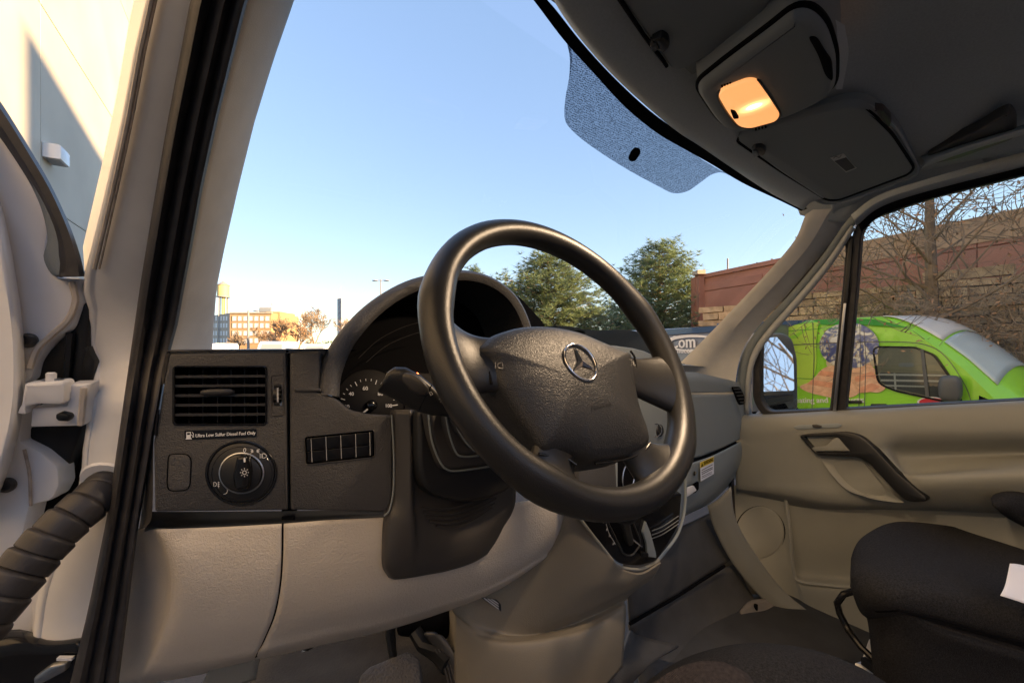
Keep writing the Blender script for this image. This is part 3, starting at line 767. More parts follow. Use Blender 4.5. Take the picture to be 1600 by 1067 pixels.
# door seams, handles, mirror, wheels
for pts in ([(1343, 498), (1345, 560), (1341, 660)], [(1350, 516), (1353, 560), (1350, 660)], [(1270, 503), (1272, 560), (1268, 660)]):
    m = M(); pline(m, GP, pts, 1.1, .0235); m.build('door_seam', MT['trim_grey'], gv, smooth=0)
m = M(); pline(m, GP, crp([(1215, 540), (1300, 536), (1400, 534), (1450, 540), (1480, 560), (1510, 606), (1520, 640)], 24), 1.3, .0235); m.build('door_seam', MT['trim_grey'], gv, smooth=0)
for pts in ([(1120, 585), (1270, 592)], [(1350, 640), (1520, 646)]):
    m = M(); pline(m, GP, pts, .8, .0236); m.build('body_crease', MT['deep_green'], gv, smooth=0)
m = M(); pline(m, GP, [(1200, 519.5), (1290, 513), (1345, 511.5)], .8, .0235); m.build('body_crease', MT['deep_green'], gv, smooth=0)
for x0, y0 in ((1360, 633), (1322, 628)):
    m = M(); m.slab(GP.loop(rect(x0, y0-2.2, x0+24, y0+2.2, 2), .045), GP.n, .04, .008); m.build('door_handle', MT['black_plastic'], gv)
mr = M(); c = GP.at(1485, 607, .16); mr.blob(c, (.13, .15, .24), 10, 14, 3.2); mo = mr.build('wing_mirror', MT['trim_grey'], gv, smooth=60)
M().tube([GP.at(1490, 618, 0), GP.at(1487, 616, .14)], .05, 8).build('mirror_arm', MT['black_plastic'], mo)
for y in (yB-2.25, yB+1.9):
    for x, sg in ((.02, -1), (WID-.02, 1)):
        w_ = M().lathe(GVp(y, x, .35), VN*-sg, [(.30, -.2), (.35, -.17), (.35, -.02), (.30, .0), (.22, .005)], 24).build('wheel', MT['tyre'], gv)
        M().lathe(GVp(y, x, .35), VN*-sg, [(.21, .004), (.17, .012), (.05, .02)], 20).build('rim', MT['silver'], w_)
for x in (.35, WID-.35):
    M().blob(GVp(yB-2.93, x, .82), (.16, .1, .12), sq=2.6).build('headlight', MT['screen_glass'], gv, smooth=60)

# ---- second parked van, dark, with lettering
NA, NB = UD(985, 519, 13.4), UD(1175, 502, 9.6); zt = UD(1040, 512.6, 12.1).z
NU = V(((NB-NA).x, (NB-NA).y, 0)).normalized(); NN = V((NU.y, -NU.x, 0))
if NN.dot(CAM-NA) < 0: NN = -NN
NP = PL(NA, NA+NU, NA+UP); Ln = (NB-NA).length
nv = empty('grey_van', V((NA.x, NA.y, 0))+NU*Ln/2-NN, 'dark blue and grey van with white and orange lettering on its side', 'van')
m = M(); rows = []
for s_ in (-.6, -.5, .5, 1.5, 2.5, Ln-.1, Ln):
    zz = zt; half = [(.05, .4), (.0, .6), (.0, 1.2), (.02, zz-.5), (.08, zz-.12), (.16, zz-.03), (.34, zz)]
    rows.append([V((NA.x, NA.y, 0))+NU*s_-NN*a+V((0, 0, z)) for a, z in half+[(1.95-a, z) for a, z in half[::-1]]])
m.grid(rows, cv=True); m.cap(rows[0]); m.cap(rows[-1]); m.build('body', MT['van_grey'], nv, smooth=40)
def ndecal(name, pts, mt, off=.012, th=.006): return M().slab(NP.loop(pts, off), NP.n, th).build(name, MT[mt], nv, smooth=0)
ndecal('navy_band_print', [(980, 520), (1174, 504.5), (1174, 514), (980, 527.5)], 'van_navy', -.02, .004)
ndecal('navy_band_print', [(980, 566), (1174, 566), (1174, 600), (980, 592)], 'van_navy', .012)
m = M(); o1, o2 = ell(1082, 536, 46, 13, 40), ell(1086, 537, 41, 10, 40)
a, b_ = NP.loop(o1, .014), NP.loop(o2, .014); m.grid([a, b_], cv=True); m.build('oval_print', MT['print_white'], nv, smooth=0)
m = M(); ptxt(m, 'nu', NP, (1020, 540), (1037, 540), .016, 1.0); m.build('lettering', MT['orange_print'], nv, smooth=0)
m = M(); ptxt(m, 'Com', NP, (1047, 544), (1086, 543), .016, 1.1); ptxt(m, 'www.nucom.com', NP, (1036, 551.5), (1108, 551.5), .016, 1.0); m.build('lettering', MT['print_white'], nv, smooth=0)
m = M(); m.slab(NP.loop(crp([(1045, 590), (1056, 572), (1072, 566), (1090, 570), (1110, 562), (1130, 575), (1130, 600)], 30), .02), NP.n, .004).build('cloud_print', MT['print_white'], nv, smooth=0)
for s_ in (.6, Ln-1):
    for x, sg in ((.02, -1), (1.93, 1)):
        M().lathe(V((NA.x, NA.y, .35))+NU*s_-NN*x, NN*-sg, [(.35, -.18), (.35, 0), (.2, .01)], 20).build('wheel', MT['tyre'], nv)
# ================================================================== OUR VAN: THE CAB
van = empty('cargo_van', (.76, .2, 0), 'white van seen from its open driver door with dark dashboard and beige trim', 'van')
def part(m, name, mt, parent=None, **k): return m.build(name, MT[mt], parent or van, **k)

# ---- driver side door opening: painted jamb, ribbed seal, pillar trim
def py_y(py, a, b):      # forward distance of the pillar at a picture height
    return a if py >= 545 else None
def pil(px, py, k, y0):  # on the windscreen slope above the dash, on an upright plane below it
    if py <= 470: return UP1(px, py, k)
    t = min(1, (py-470)/150.0); return UP1(px, 470, k).lerp(UP1(px, 470, k), 0) * 0 + (UP1(px, py, k)*(1-t) + UY(px, py, y0)*t)
yy = [-60, 60, 180, 300, 420, 520, 620, 740, 860, 980, 1110]
def along(tab, y):
    for (x0, y0), (x1, y1) in zip(tab, tab[1:]):
        if y <= y1 or (x1, y1) == tab[-1]: return x0+(x1-x0)*(y-y0)/(y1-y0)
sealL = [(318, -60), (300, 0), (285, 80), (262, 200), (240, 330), (222, 440), (200, 590), (170, 800), (140, 950), (112, 1067), (100, 1110)]
sealR = [(408, -60), (388, 0), (370, 70), (340, 190), (318, 290), (298, 400), (275, 520), (262, 560), (240, 680), (215, 830), (200, 950), (185, 1067), (180, 1110)]
wsL = [(480, -60), (462, 0), (430, 92), (400, 190), (375, 290), (352, 390), (340, 450), (333, 545), (330, 600)]
jambL = [(245, -60), (228, 0), (210, 80), (190, 190), (163, 310), (141, 400), (131, 440), (133, 470), (139, 480), (141, 500), (136, 535), (148, 566), (146, 598), (137, 664), (131, 690), (128, 745), (110, 800), (84, 860), (60, 930), (50, 1010), (40, 1110)]
TOPY = [-980, -700, -500, -350, -230, -140]
# seal: three soft ribs
m = M(); rows = []
prof = [(-.03, -.012), (.0, .0), (.07, .012), (.16, .016), (.26, .010), (.33, .001), (.38, .003), (.47, .012), (.56, .014), (.64, .008), (.69, .002), (.73, .004), (.82, .011), (.92, .010), (.99, .0), (1.02, -.012)]
for y in TOPY+[-60+1170*i/33 for i in range(34)]:
    A, B = pil(along(sealL, y), y, .715, .645), pil(along(sealR, y), y, .70, .640)
    n = (CAM-A).normalized(); rows.append([A.lerp(B, t)+n*(o*.8) for t, o in prof])
m.grid(rows); seal = part(m, 'door_seal', 'black_rubber', smooth=70)
# painted jamb
m = M(); rows = []
for y in TOPY+[-60+1170*i/43 for i in range(44)]:
    A, B = pil(along(jambL, y), y, .76, .70), pil(along(sealL, y)+14, y, .735, .675)
    n = (CAM-A).normalized()
    pf = [(-.02, -.02), (0, -.002), (.04, .0005), (.09, .0005), (.13, -.0015), (.17, -.0005), (.3, .0005), (.5, .0012), (.75, .0), (1.0, -.002)]
    rows.append([A.lerp(B, t)+n*(o*1.0) for t, o in pf])
m.grid(rows); jamb = part(m, 'door_jamb', 'jamb_paint', smooth=60, label='dirty white door jamb with a dusty weld seam')
for t in (.115, .185):
    m = M(); P = [pil(along(jambL, y)*(1-t)+(along(sealL, y)+14)*t, y, .752, .69) for y in range(-20, 440, 20)]
    m.tube([p+(CAM-p).normalized()*(.002 if t < .15 else .0035) for p in P], .002 if t < .15 else .0009, 6); part(m, 'weld_seam', 'sealant' if t < .15 else 'grime', jamb)
# pillar trim between seal and windscreen
m = M(); rows = []
for y in TOPY+[-60+660*i/29 for i in range(30)]:
    A, B = pil(along(sealR, y)-6, y, .70, .66), pil(along(wsL, y), y, .80, .80)
    n = (CAM-A).normalized(); rows.append([A.lerp(B, t)+n*o for t, o in ((0, -.004), (.06, .001), (.2, .006), (.45, .010), (.7, .008), (.88, .002), (.97, -.006), (1.0, -.02))])
m.grid(rows); part(m, 'pillar_trim', 'pillar_trim', smooth=60)
# body structure behind the pillar so that it has depth
m = M(); rows = []
for y in TOPY+[-60+640*i/23 for i in range(24)]:
    a, b = pil(along(jambL, y)+2, y, .765, .705), pil(along(wsL, y)-2, y, .815, .83)
    o = V((0, .05, .05)); rows.append([a, a+o+V((-.01, 0, 0)), b+o*.6, b])
m.grid(rows); part(m, 'pillar_skin', 'white_paint', smooth=60)

# ---- dark gap, hinge, conduit, open driver door
GAP = PL(UY(60, 560, .76), UY(150, 560, .735), UY(100, 800, .75))
m = M(); m.slab(GAP.loop([(-30, 460), (128, 452), (160, 470), (160, 720), (150, 780), (90, 1000), (-30, 1067)], -.03), GAP.n, .01); part(m, 'door_gap', 'deep_black', smooth=0)
GP1 = PL(UY(60, 500, .735), UY(140, 500, .72), UY(100, 620, .735))
m = M(); m.slab(GP1.loop(rnd([(58, 566), (112, 512), (128, 470), (139, 482), (134, 600), (52, 596)], 4)), GP1.n, .02, .003); ap = part(m, 'gap_cover', 'black_plastic')
m = M(); m.tube(GP1.loop([(110, 520), (107, 560), (104, 598)], .004), .004, 6); part(m, 'rib', 'black_plastic', ap)
m = M(); m.slab(GP1.loop(rnd([(135, 540), (148, 566), (146, 596), (128, 600), (126, 570)], 3), .004), GP1.n, .02, .003); part(m, 'rib', 'black_plastic', ap)
m = M(); m.slab(GP1.loop(rnd([(36, 668), (130, 664), (118, 700), (100, 740), (92, 770), (40, 720)], 4)), GP1.n, .02, .003); part(m, 'gap_cover', 'black_plastic')
# hinge
HP = PL(UY(40, 640, .70), UY(140, 640, .685), UY(90, 700, .70))
hg = M(); hg.slab(HP.loop(rnd([(48, 638), (104, 634), (104, 601), (139, 600), (134, 662), (128, 666), (46, 668)], 3)), HP.n, .022, .003)
hinge = part(hg, 'door_hinge', 'white_paint', label='white painted upper door hinge with a bolt')
m = M(); m.slab(HP.loop(rnd([(36, 600, 2), (96, 596, 5), (101, 600, 5), (100, 629, 4), (92, 633), (60, 632), (40, 636), (34, 650), (30, 640)], 3), .012), HP.n, .018, .004); part(m, 'hinge_arm', 'white_paint', hinge)
m = M(); m.lathe(HP.at(80, 596, .004), UP, [(.0045, -.004), (.0045, .009), (.003, .0105)], 14); part(m, 'hinge_pin', 'white_paint', hinge)
m = M(); m.slab(HP.loop(ell(79, 594, 17, 2.2, 20), .006), HP.n, .006); part(m, 'washer', 'silver', hinge)
m = M(); m.slab(HP.loop(rnd([(86, 648), (92, 645), (106, 648), (109, 653), (105, 659), (90, 658), (86, 654)], 2), .009), HP.n, .009, .002); part(m, 'bolt', 'black_plastic', hinge)
m = M(); P = HP.loop([(131, 606), (129, 630), (126, 664)], .002); m.tube(P, .003, 6); part(m, 'weld_seam', 'sealant', hinge)
# corrugated cable conduit
m = M(); path = cr([UY(172, 752, .675), UY(146, 780, .655), UY(100, 820, .64), (UY(55, 868, .63)), UY(10, 920, .62), UY(-45, 990, .61)], 150)
rr = []
for i in range(150):
    f = (i/149*8.6) % 1.0; base = .0195+.0035*(i/149)
    rr.append(base*(.90+.16*min(1, f/.16)*(1-.45*max(0, (f-.3)/.7))) if i > 8 else .0185+.0002*i)
m.tube(path, rr, 22); part(m, 'cable_conduit', 'black_rubber', smooth=50, label='black corrugated rubber conduit between jamb and door')
m = M(); m.tube([path[0]+(path[0]-path[5])*.2, path[2]], [.030, .028], 20); part(m, 'conduit_collar', 'white_paint')
# lower jamb: white body seams and sill
JL = PL(UY(60, 900, .72), UY(160, 900, .69), UY(80, 1000, .72))
m = M(); m.slab(JL.loop([(45, 850), (90, 800), (150, 770), (190, 780), (140, 1010), (50, 1015)]), JL.n, .03, .003); lj = part(m, 'lower_jamb', 'white_paint')
m = M(); m.tube(JL.loop([(76, 905), (66, 960), (58, 1012)], .001), .0016, 6); part(m, 'weld_seam', 'deep_black', lj)
m = M(); m.slab(JL.loop(rnd([(58, 925), (66, 918), (50, 1012), (40, 1014)], 2), .006), JL.n, .01, .002); part(m, 'flange', 'white_paint', lj)
m = M(); m.patch([JL.loop(r, o) for r, o in (([(-60, 1010), (20, 985), (80, 1000), (130, 995)], .012), ([(-60, 1030), (20, 1008), (80, 1010), (130, 1006)], .03), ([(-60, 1075), (20, 1060), (80, 1050), (130, 1045)], .03), ([(-60, 1120), (20, 1110), (80, 1100), (130, 1100)], .02))], 14, 14)
sill = part(m, 'door_sill', 'gloss_black', solid=.004)
m = M(); m.slab(JL.loop([(88, 1028), (112, 1028), (112, 1032), (88, 1032)], .04), JL.n, .004); part(m, 'label_strip', 'print_white', sill)
m = M(); m.slab(JL.loop(rnd([(50, 1060), (75, 1042), (104, 1036), (100, 1050), (70, 1066), (52, 1075)], 4), .04), JL.n, .01, .003); part(m, 'latch', 'silver', sill)

# open door: inner panel seen edge-on
DP = PL(UY(0, 500, .735), UY(120, 500, .715), UY(20, 900, .735))
dd = M(); dd.slab(DP.loop(rnd([(-150, 40), (-60, 130), (8, 216), (58, 300, 20), (76, 348, 20), (68, 402, 20), (88, 433, 6), (124, 434, 4), (128, 470, 14), (112, 512, 8), (78, 534, 6), (56, 566, 10), (50, 590, 4), (36, 600, 4), (30, 690, 4), (62, 706, 6), (90, 730, 6), (92, 760, 6), (80, 782, 8), (46, 790, 6), (34, 840, 8), (18, 880, 8), (-150, 960)], 5)), DP.n, .03, .004)
door = part(dd, 'driver_door', 'white_paint', label='open white driver door edge with black rubber strip')
m = M(); m.patch([[DP.at(-150, y, .012), DP.at(x-34, y, .040), DP.at(x-14, y, .044), DP.at(x-3, y, .032), DP.at(x+3, y, .004)] for x, y in ((-70, 150), (-30, 240), (2, 330), (22, 430), (34, 520), (36, 600), (30, 660), (18, 710), (4, 752), (-14, 800))], 40, 14)
part(m, 'door_panel', 'white_paint', door, smooth=60)
m = M(); L0 = [(-60, 90), (-20, 132), (8, 170), (48, 235), (80, 290), (108, 350), (124, 395), (133, 432)]; L1 = [(-60, 150), (-25, 185), (5, 222), (40, 275), (70, 325), (88, 372), (92, 410), (88, 433)]
a, b_ = crp(L0, 24), crp(L1, 24); m.grid([[DP.at(*p, .004) for p in a], [DP.at(p[0]*.8+q[0]*.2, p[1]*.8+q[1]*.2, .022) for p, q in zip(a, b_)], [DP.at(p[0]*.35+q[0]*.65, p[1]*.35+q[1]*.65, .022) for p, q in zip(a, b_)], [DP.at(*q, .010) for q in b_], [DP.at(*q, -.004) for q in b_]]); m.cap([DP.at(133, 432, .004), DP.at(118, 433, .022), DP.at(100, 433, .022), DP.at(88, 433, .010)])
rs = part(m, 'rubber_strip', 'black_rubber', door, smooth=40)
m = M(); c0 = crp([(5, 222), (40, 275), (64, 325), (74, 372), (68, 402), (80, 428), (96, 434)], 24); c1 = crp([(12, 222), (46, 275), (76, 325), (90, 360), (92, 400), (98, 425), (104, 432)], 24)
m.grid([[DP.at(*p, .005) for p in c0], [DP.at((p[0]+q[0])/2, (p[1]+q[1])/2, .013) for p, q in zip(c0, c1)], [DP.at(*q, .012) for q in c1]]); part(m, 'strip_lip', 'grey_plastic', door, smooth=60)
for bx, by in ((46, 532), (12, 757)):
    m = M(); m.lathe(DP.at(bx, by, .002), DP.n, [(.0085, 0), (.0085, .003), (.006, .006), (.0035, .0062), (.003, .004)], 20); part(m, 'screw', 'dash_smooth', door)
m = M(); P = DP.loop(crp([(112, 440), (118, 470), (106, 500), (82, 522), (58, 545), (46, 575)], 20), .003); m.tube(P, .0032, 6); part(m, 'sealant_bead', 'sealant', door)
m = M(); P = DP.loop(crp([(38, 702), (46, 740), (48, 790)], 12), .003); m.tube(P, .0015, 6); part(m, 'panel_seam', 'grime', door)
m = M(); m.slab(DP.loop(rnd([(-150, 880), (30, 850), (60, 905), (46, 1010), (-150, 1010)], 6), -.012), DP.n, .02, .004); part(m, 'door_bottom', 'white_paint', door)

# ---- windscreen
MT['screen'] = glass('windscreen_glass', (.97, .985, .98), .02, .025)
ws_rows = []
for k in range(9):
    t = k/8; z = -.16+.62*t
    row = []
    for j in range(13):
        u = j/12; x = -.06+1.60*u; bul = .10*(1-(2*u-1)**2)
        row.append(V((x + (.02 if u < .5 else -.02)*t*0, .87-z*.985+bul*(1-.35*t), CAMZ+z)))
    ws_rows.append(row)
def wsY(x, z):  # forward distance of the glass at x, z(rel)
    u = (x+.06)/1.60; t = (z+.16)/.62; return .87-z*.985+.10*(1-(2*u-1)**2)*(1-.35*t)
def WSp(px, py, off=0.0):
    r = ray(px, py); y = .6
    for _ in range(40):
        t = y/r.y; p = r*t; y = .5*y+.5*(wsY(p.x, p.z)-off)
    return CAM + r*(y/r.y)
m = M(); m.grid(ws_rows); part(m, 'windscreen', 'screen', smooth=80)
# printed dot band round the mirror mount
bm_ = bpy.data.materials.new('dot_band'); bm_.use_nodes = True; t = bm_.node_tree; t.nodes.clear()
o = t.nodes.new('ShaderNodeOutputMaterial'); tr = t.nodes.new('ShaderNodeBsdfTransparent'); df = t.nodes.new('ShaderNodeBsdfDiffuse'); df.inputs[0].default_value = (.03, .035, .05, 1)
tr.inputs[0].default_value = (.86, .92, 1, 1)
tc = t.nodes.new('ShaderNodeTexCoord'); mp = t.nodes.new('ShaderNodeMapping'); mp.inputs['Rotation'].default_value = (0, 0, .35)
vo = t.nodes.new('ShaderNodeTexVoronoi'); vo.inputs['Scale'].default_value = 420; vo.inputs['Randomness'].default_value = .5
cmp_ = t.nodes.new('ShaderNodeMapRange'); cmp_.inputs[1].default_value = .30; cmp_.inputs[2].default_value = .55; cmp_.inputs[3].default_value = .93; cmp_.inputs[4].default_value = .52
mx = t.nodes.new('ShaderNodeMixShader')
t.links.new(tc.outputs['Object'], mp.inputs[0]); t.links.new(mp.outputs[0], vo.inputs['Vector']); t.links.new(vo.outputs['Distance'], cmp_.inputs[0])
t.links.new(cmp_.outputs[0], mx.inputs[0]); t.links.new(tr.outputs[0], mx.inputs[1]); t.links.new(df.outputs[0], mx.inputs[2]); t.links.new(mx.outputs[0], o.inputs[0])
MT['dot_band'] = bm_
low = crp([(884, 40), (893, 78), (892, 110), (884, 150), (882, 182), (890, 200), (920, 226), (975, 262), (1030, 292), (1052, 302), (1074, 299), (1095, 285), (1112, 273), (1132, 268)], 60)
top = crp([(850, 10), (890, 55), (935, 110), (985, 165), (1040, 210), (1090, 245), (1140, 275)], 60)
m = M(); m.grid([[WSp(a[0]*(1-k/6)+b[0]*k/6, a[1]*(1-k/6)+b[1]*k/6, .004) for a, b in zip(low, top)] for k in range(7)])
band = part(m, 'dot_band', 'dot_band', smooth=80, label='blue grey dotted shade patch printed on the windscreen top')
m = M(); L = [WSp(*p, .010) for p in rnd([(986, 236, 3), (992, 230, 3), (1000, 232, 3), (1001, 240, 3), (993, 252, 3), (985, 253, 3), (981, 247, 3)], 2)]
m.slab(L, (CAM-L[0]).normalized(), .006, .001); part(m, 'mirror_mount', 'deep_black', band)
hl = crp([(800, -40), (836, 4), (880, 62), (925, 112), (975, 166), (1022, 205), (1060, 228), (1110, 256), (1160, 286), (1215, 312), (1252, 330)], 60)
h2 = crp([(816, -40), (862, 8), (905, 62), (950, 112), (1000, 160), (1040, 192), (1075, 214), (1125, 246), (1175, 280), (1228, 308), (1262, 326)], 60)
m = M(); m.grid([[WSp(*p, .006) for p in hl], [WSp(*p, .012) for p in h2]]); part(m, 'black_edge_band', 'deep_black', smooth=80)
m = M(); L = [WSp(*p, .012) for p in rnd([(1002, 168), (1012, 172), (1024, 198), (1018, 200), (1004, 186)], 2)]; m.slab(L, (CAM-L[0]).normalized(), .008, .001); part(m, 'wire_cover', 'deep_black')
# roof skin, outer shell over the cab so it has an outside
m = M(); m.patch([[V((-.12, y, CAMZ+z)), V((.3, y+.03, CAMZ+z+.05)), V((.76, y+.05, CAMZ+z+.06)), V((1.22, y+.03, CAMZ+z+.05)), V((1.68, y, CAMZ+z))] for y, z in ((.43, .475), (.36, .56), (.2, .62), (-.3, .66))], 10, 14)
part(m, 'roof_skin', 'white_paint', smooth=60)

# ---- passenger side pillar, door frame and glass
wr = [(1262, 322), (1255, 345), (1240, 378), (1200, 425), (1150, 478), (1100, 530), (1046, 583), (1000, 626)]
tr_ = [(1352, 322), (1332, 338), (1290, 396), (1240, 452), (1190, 505), (1164, 540), (1153, 575), (1148, 615)]
a, b_ = crp(wr, 30), crp(tr_, 30); rows = []
for p, q in zip(a, b_):
    A, B = UX(*p, 1.49), UX(*q, 1.575); n = (CAM-A).normalized()
    rows.append([A-n*.02, A-n*.004, A.lerp(B, .12)+n*.004, A.lerp(B, .45)+n*.010, A.lerp(B, .54)+n*.004, A.lerp(B, .8)-n*.004, B-n*.008, B-n*.03])
m = M(); m.grid(rows); part(m, 'pillar_trim', 'pillar_trim', smooth=30)
defm('body_grey', (.38, .40, .41), .4)
XD = 1.62
DR = PL(UX(1200, 600, XD), UX(1500, 600, XD), UX(1300, 400, XD-.06))
# white body flange and rubber between pillar trim and door frame
def strip2(name, A, B, pl, o0, o1, mt, n=30, parent=None, bulge=.0):
    a, b_ = crp(A, n), crp(B, n); m = M()
    m.grid([[pl.at(*p, o0) for p in a], [pl.at((p[0]+q[0])/2, (p[1]+q[1])/2, (o0+o1)/2+bulge) for p, q in zip(a, b_)], [pl.at(*q, o1) for q in b_]])
    return part(m, name, mt, parent, smooth=70, solid=.004)
strip2('body_flange', [(1347, 325), (1322, 346), (1286, 398), (1238, 455), (1190, 507), (1166, 541), (1154, 576), (1147, 640)], [(1352, 338), (1330, 358), (1296, 405), (1250, 461), (1203, 513), (1180, 545), (1168, 580), (1160, 645)], DR, .01, .004, 'grey_plastic')
strip2('body_edge', [(1330, 352), (1290, 410), (1244, 465), (1197, 518), (1176, 550), (1167, 585), (1162, 645)], [(1336, 357), (1299, 415), (1253, 471), (1206, 524), (1184, 556), (1174, 590), (1170, 648)], DR, .012, .010, 'body_grey', bulge=.003)
pd = M()
quarter = rnd([(1188, 560, 10), (1190, 530, 14), (1206, 508, 10), (1312, 386, 6), (1320, 381, 3), (1321, 396, 4), (1311, 500, 0), (1296, 640, 3), (1200, 644, 12), (1188, 625, 10)], 8)
mainw = rnd([(1346, 362, 12), (1362, 342, 12), (1450, 311, 30), (1600, 274, 0), (1760, 240, 0), (1760, 612, 0), (1600, 625, 0), (1321, 639, 3), (1326, 590, 0), (1340, 440, 0)], 8)
pd.ring(DR.loop(quarter), DR.n, .026, .03, .003)
dframe = part(pd, 'passenger_door', 'black_rubber', smooth=40, label='passenger door with beige grey trim, grab handle and window frame')
m = M(); m.ring(DR.loop(mainw), DR.n, .022, .03, .003); part(m, 'window_frame', 'black_rubber', dframe, smooth=40)
m = M(); m.slab(DR.loop([(1326, 372), (1333, 372), (1309, 640), (1302, 640)], .006), DR.n, .03, .002); part(m, 'frame_bar', 'black_plastic', dframe)
m = M(); m.slab(DR.loop([(1318, 474), (1322, 474), (1306, 642), (1301, 642)], .010), DR.n, .006, .001); part(m, 'silver_trim', 'silver', dframe)
strip2('window_seal', [(1340, 348), (1375, 322), (1450, 296), (1600, 258), (1760, 220)], [(1346, 362), (1378, 336), (1452, 310), (1600, 272), (1760, 236)], DR, .012, .004, 'deep_black', parent=dframe)
MT['side_glass'] = glass('door_glass', (.93, .96, .94), .05, .09)
m = M(); m.slab(DR.loop(quarter, -.014), DR.n, .004); part(m, 'quarter_glass', 'side_glass', dframe, smooth=0)
m = M(); m.slab(DR.loop(mainw, -.014), DR.n, .004); part(m, 'window_glass', 'side_glass', dframe, smooth=0)
# header of the door opening above the window
strip2('door_header', [(1330, 336), (1372, 306), (1450, 280), (1600, 238), (1760, 196)], [(1338, 352), (1376, 323), (1450, 298), (1600, 260), (1760, 222)], DR, .03, .012, 'headliner', bulge=.012)

# door trim: one surface with the beltline roll, a scoop and the armrest swell
def dx(px, py, x): return UX(px, py, x)
rows = [
 [dx(1150, 646, 1.64), dx(1190, 647, 1.645), dx(1300, 641, 1.645), dx(1380, 637, 1.645), dx(1450, 633, 1.645), dx(1600, 625, 1.645), dx(1800, 613, 1.645)],
 [dx(1150, 652, 1.60), dx(1190, 653, 1.605), dx(1300, 647, 1.605), dx(1380, 643, 1.605), dx(1450, 640, 1.605), dx(1600, 632, 1.605), dx(1800, 622, 1.605)],
 [dx(1150, 668, 1.585), dx(1190, 670, 1.59), dx(1300, 663, 1.585), dx(1360, 660, 1.585), dx(1450, 668, 1.59), dx(1600, 664, 1.59), dx(1800, 656, 1.59)],
 [dx(1150, 690, 1.59), dx(1190, 692, 1.59), dx(1300, 684, 1.585), dx(1366, 690, 1.58), dx(1430, 687, 1.60), dx(1600, 684, 1.60), dx(1800, 678, 1.60)],
 [dx(1150, 712, 1.59), dx(1190, 714, 1.59), dx(1300, 712, 1.59), dx(1378, 706, 1.585), dx(1420, 712, 1.645), dx(1600, 708, 1.65), dx(1800, 704, 1.65)],
 [dx(1150, 735, 1.59), dx(1190, 736, 1.59), dx(1300, 736, 1.59), dx(1390, 730, 1.58), dx(1432, 738, 1.60), dx(1600, 722, 1.59), dx(1800, 716, 1.59)],
 [dx(1150, 750, 1.59), dx(1200, 752, 1.588), dx(1300, 752, 1.588), dx(1400, 750, 1.57), dx(1450, 744, 1.55), dx(1600, 738, 1.545), dx(1800, 732, 1.545)],
 [dx(1150, 760, 1.592), dx(1210, 766, 1.588), dx(1300, 772, 1.585), dx(1400, 770, 1.575), dx(1460, 764, 1.55), dx(1600, 762, 1.55), dx(1800, 758, 1.55)],
 [dx(1150, 764, 1.60), dx(1225, 776, 1.60), dx(1300, 788, 1.60), dx(1400, 790, 1.60), dx(1480, 792, 1.60), dx(1600, 796, 1.60), dx(1800, 800, 1.60)],
 [dx(1150, 768, 1.65), dx(1238, 792, 1.65), dx(1300, 796, 1.65), dx(1400, 796, 1.65), dx(1480, 798, 1.65), dx(1600, 802, 1.65), dx(1800, 806, 1.65)]]
m = M(); m.patch(rows, 54, 60); part(m, 'door_trim', 'door_trim', dframe, smooth=60, solid=.003)
# lower door panel with the map pocket and the loudspeaker
LP = PL(UX(1200, 800, 1.625), UX(1500, 800, 1.625), UX(1300, 1000, 1.60))
m = M(); m.patch([[LP.at(1144, 758), LP.at(1222, 762), LP.at(1236, 775, -.012), LP.at(1330, 790, -.012), LP.at(1500, 792, -.012), LP.at(1800, 800, -.012)],
  [LP.at(1144, 830), LP.at(1228, 830), LP.at(1240, 836, -.02), LP.at(1330, 840, -.022), LP.at(1500, 850, -.022), LP.at(1800, 860, -.022)],
  [LP.at(1160, 870), LP.at(1236, 888), LP.at(1244, 892, -.022), LP.at(1330, 900, -.03), LP.at(1500, 905, -.03), LP.at(1800, 915, -.03)],
  [LP.at(1195, 930), LP.at(1240, 906), LP.at(1256, 915, .008), LP.at(1332, 922, .012), LP.at(1500, 930, .012), LP.at(1800, 940, .012)],
  [LP.at(1235, 990), LP.at(1262, 975), LP.at(1280, 970, .012), LP.at(1332, 975, .014), LP.at(1500, 985, .014), LP.at(1800, 990, .014)],
  [LP.at(1330, 1060), LP.at(1345, 1060), LP.at(1355, 1060, .01), LP.at(1400, 1060, .012), LP.at(1500, 1070, .012), LP.at(1800, 1080, .012)],
  [LP.at(1430, 1130), LP.at(1440, 1130), LP.at(1450, 1130, .01), LP.at(1480, 1130, .012), LP.at(1560, 1150, .012), LP.at(1800, 1150, .012)]], 50, 50)
lp = part(m, 'lower_panel', 'door_trim', dframe, smooth=50, solid=.004)
m = M(); m.tube([LP.at(*p, .010) for p in crp([(1226, 768), (1234, 830), (1240, 890), (1250, 908), (1290, 914), (1332, 918), (1420, 922)], 30)], .006, 8); part(m, 'pocket_lip', 'door_trim', dframe)
m = M(); e = ell(1188, 832, 36, 40, 40); m.slab(LP.loop(e, .006), LP.n, .008, .004); sp_ = part(m, 'speaker_grille', 'door_trim', dframe)
m = M(); m.tube(LP.loop(ell(1188, 832, 38.5, 42, 44), .001), .0022, 6, closed=True); part(m, 'speaker_ring', 'deep_black', dframe)
# black shut line of the door
strip2('door_edge_seal', [(1137, 650), (1139, 760), (1147, 850), (1180, 905), (1230, 965), (1290, 1030), (1380, 1100)], [(1144, 650), (1147, 760), (1156, 848), (1190, 903), (1241, 962), (1300, 1024), (1395, 1095)], LP, .0, .0, 'black_rubber', parent=dframe, bulge=.008)
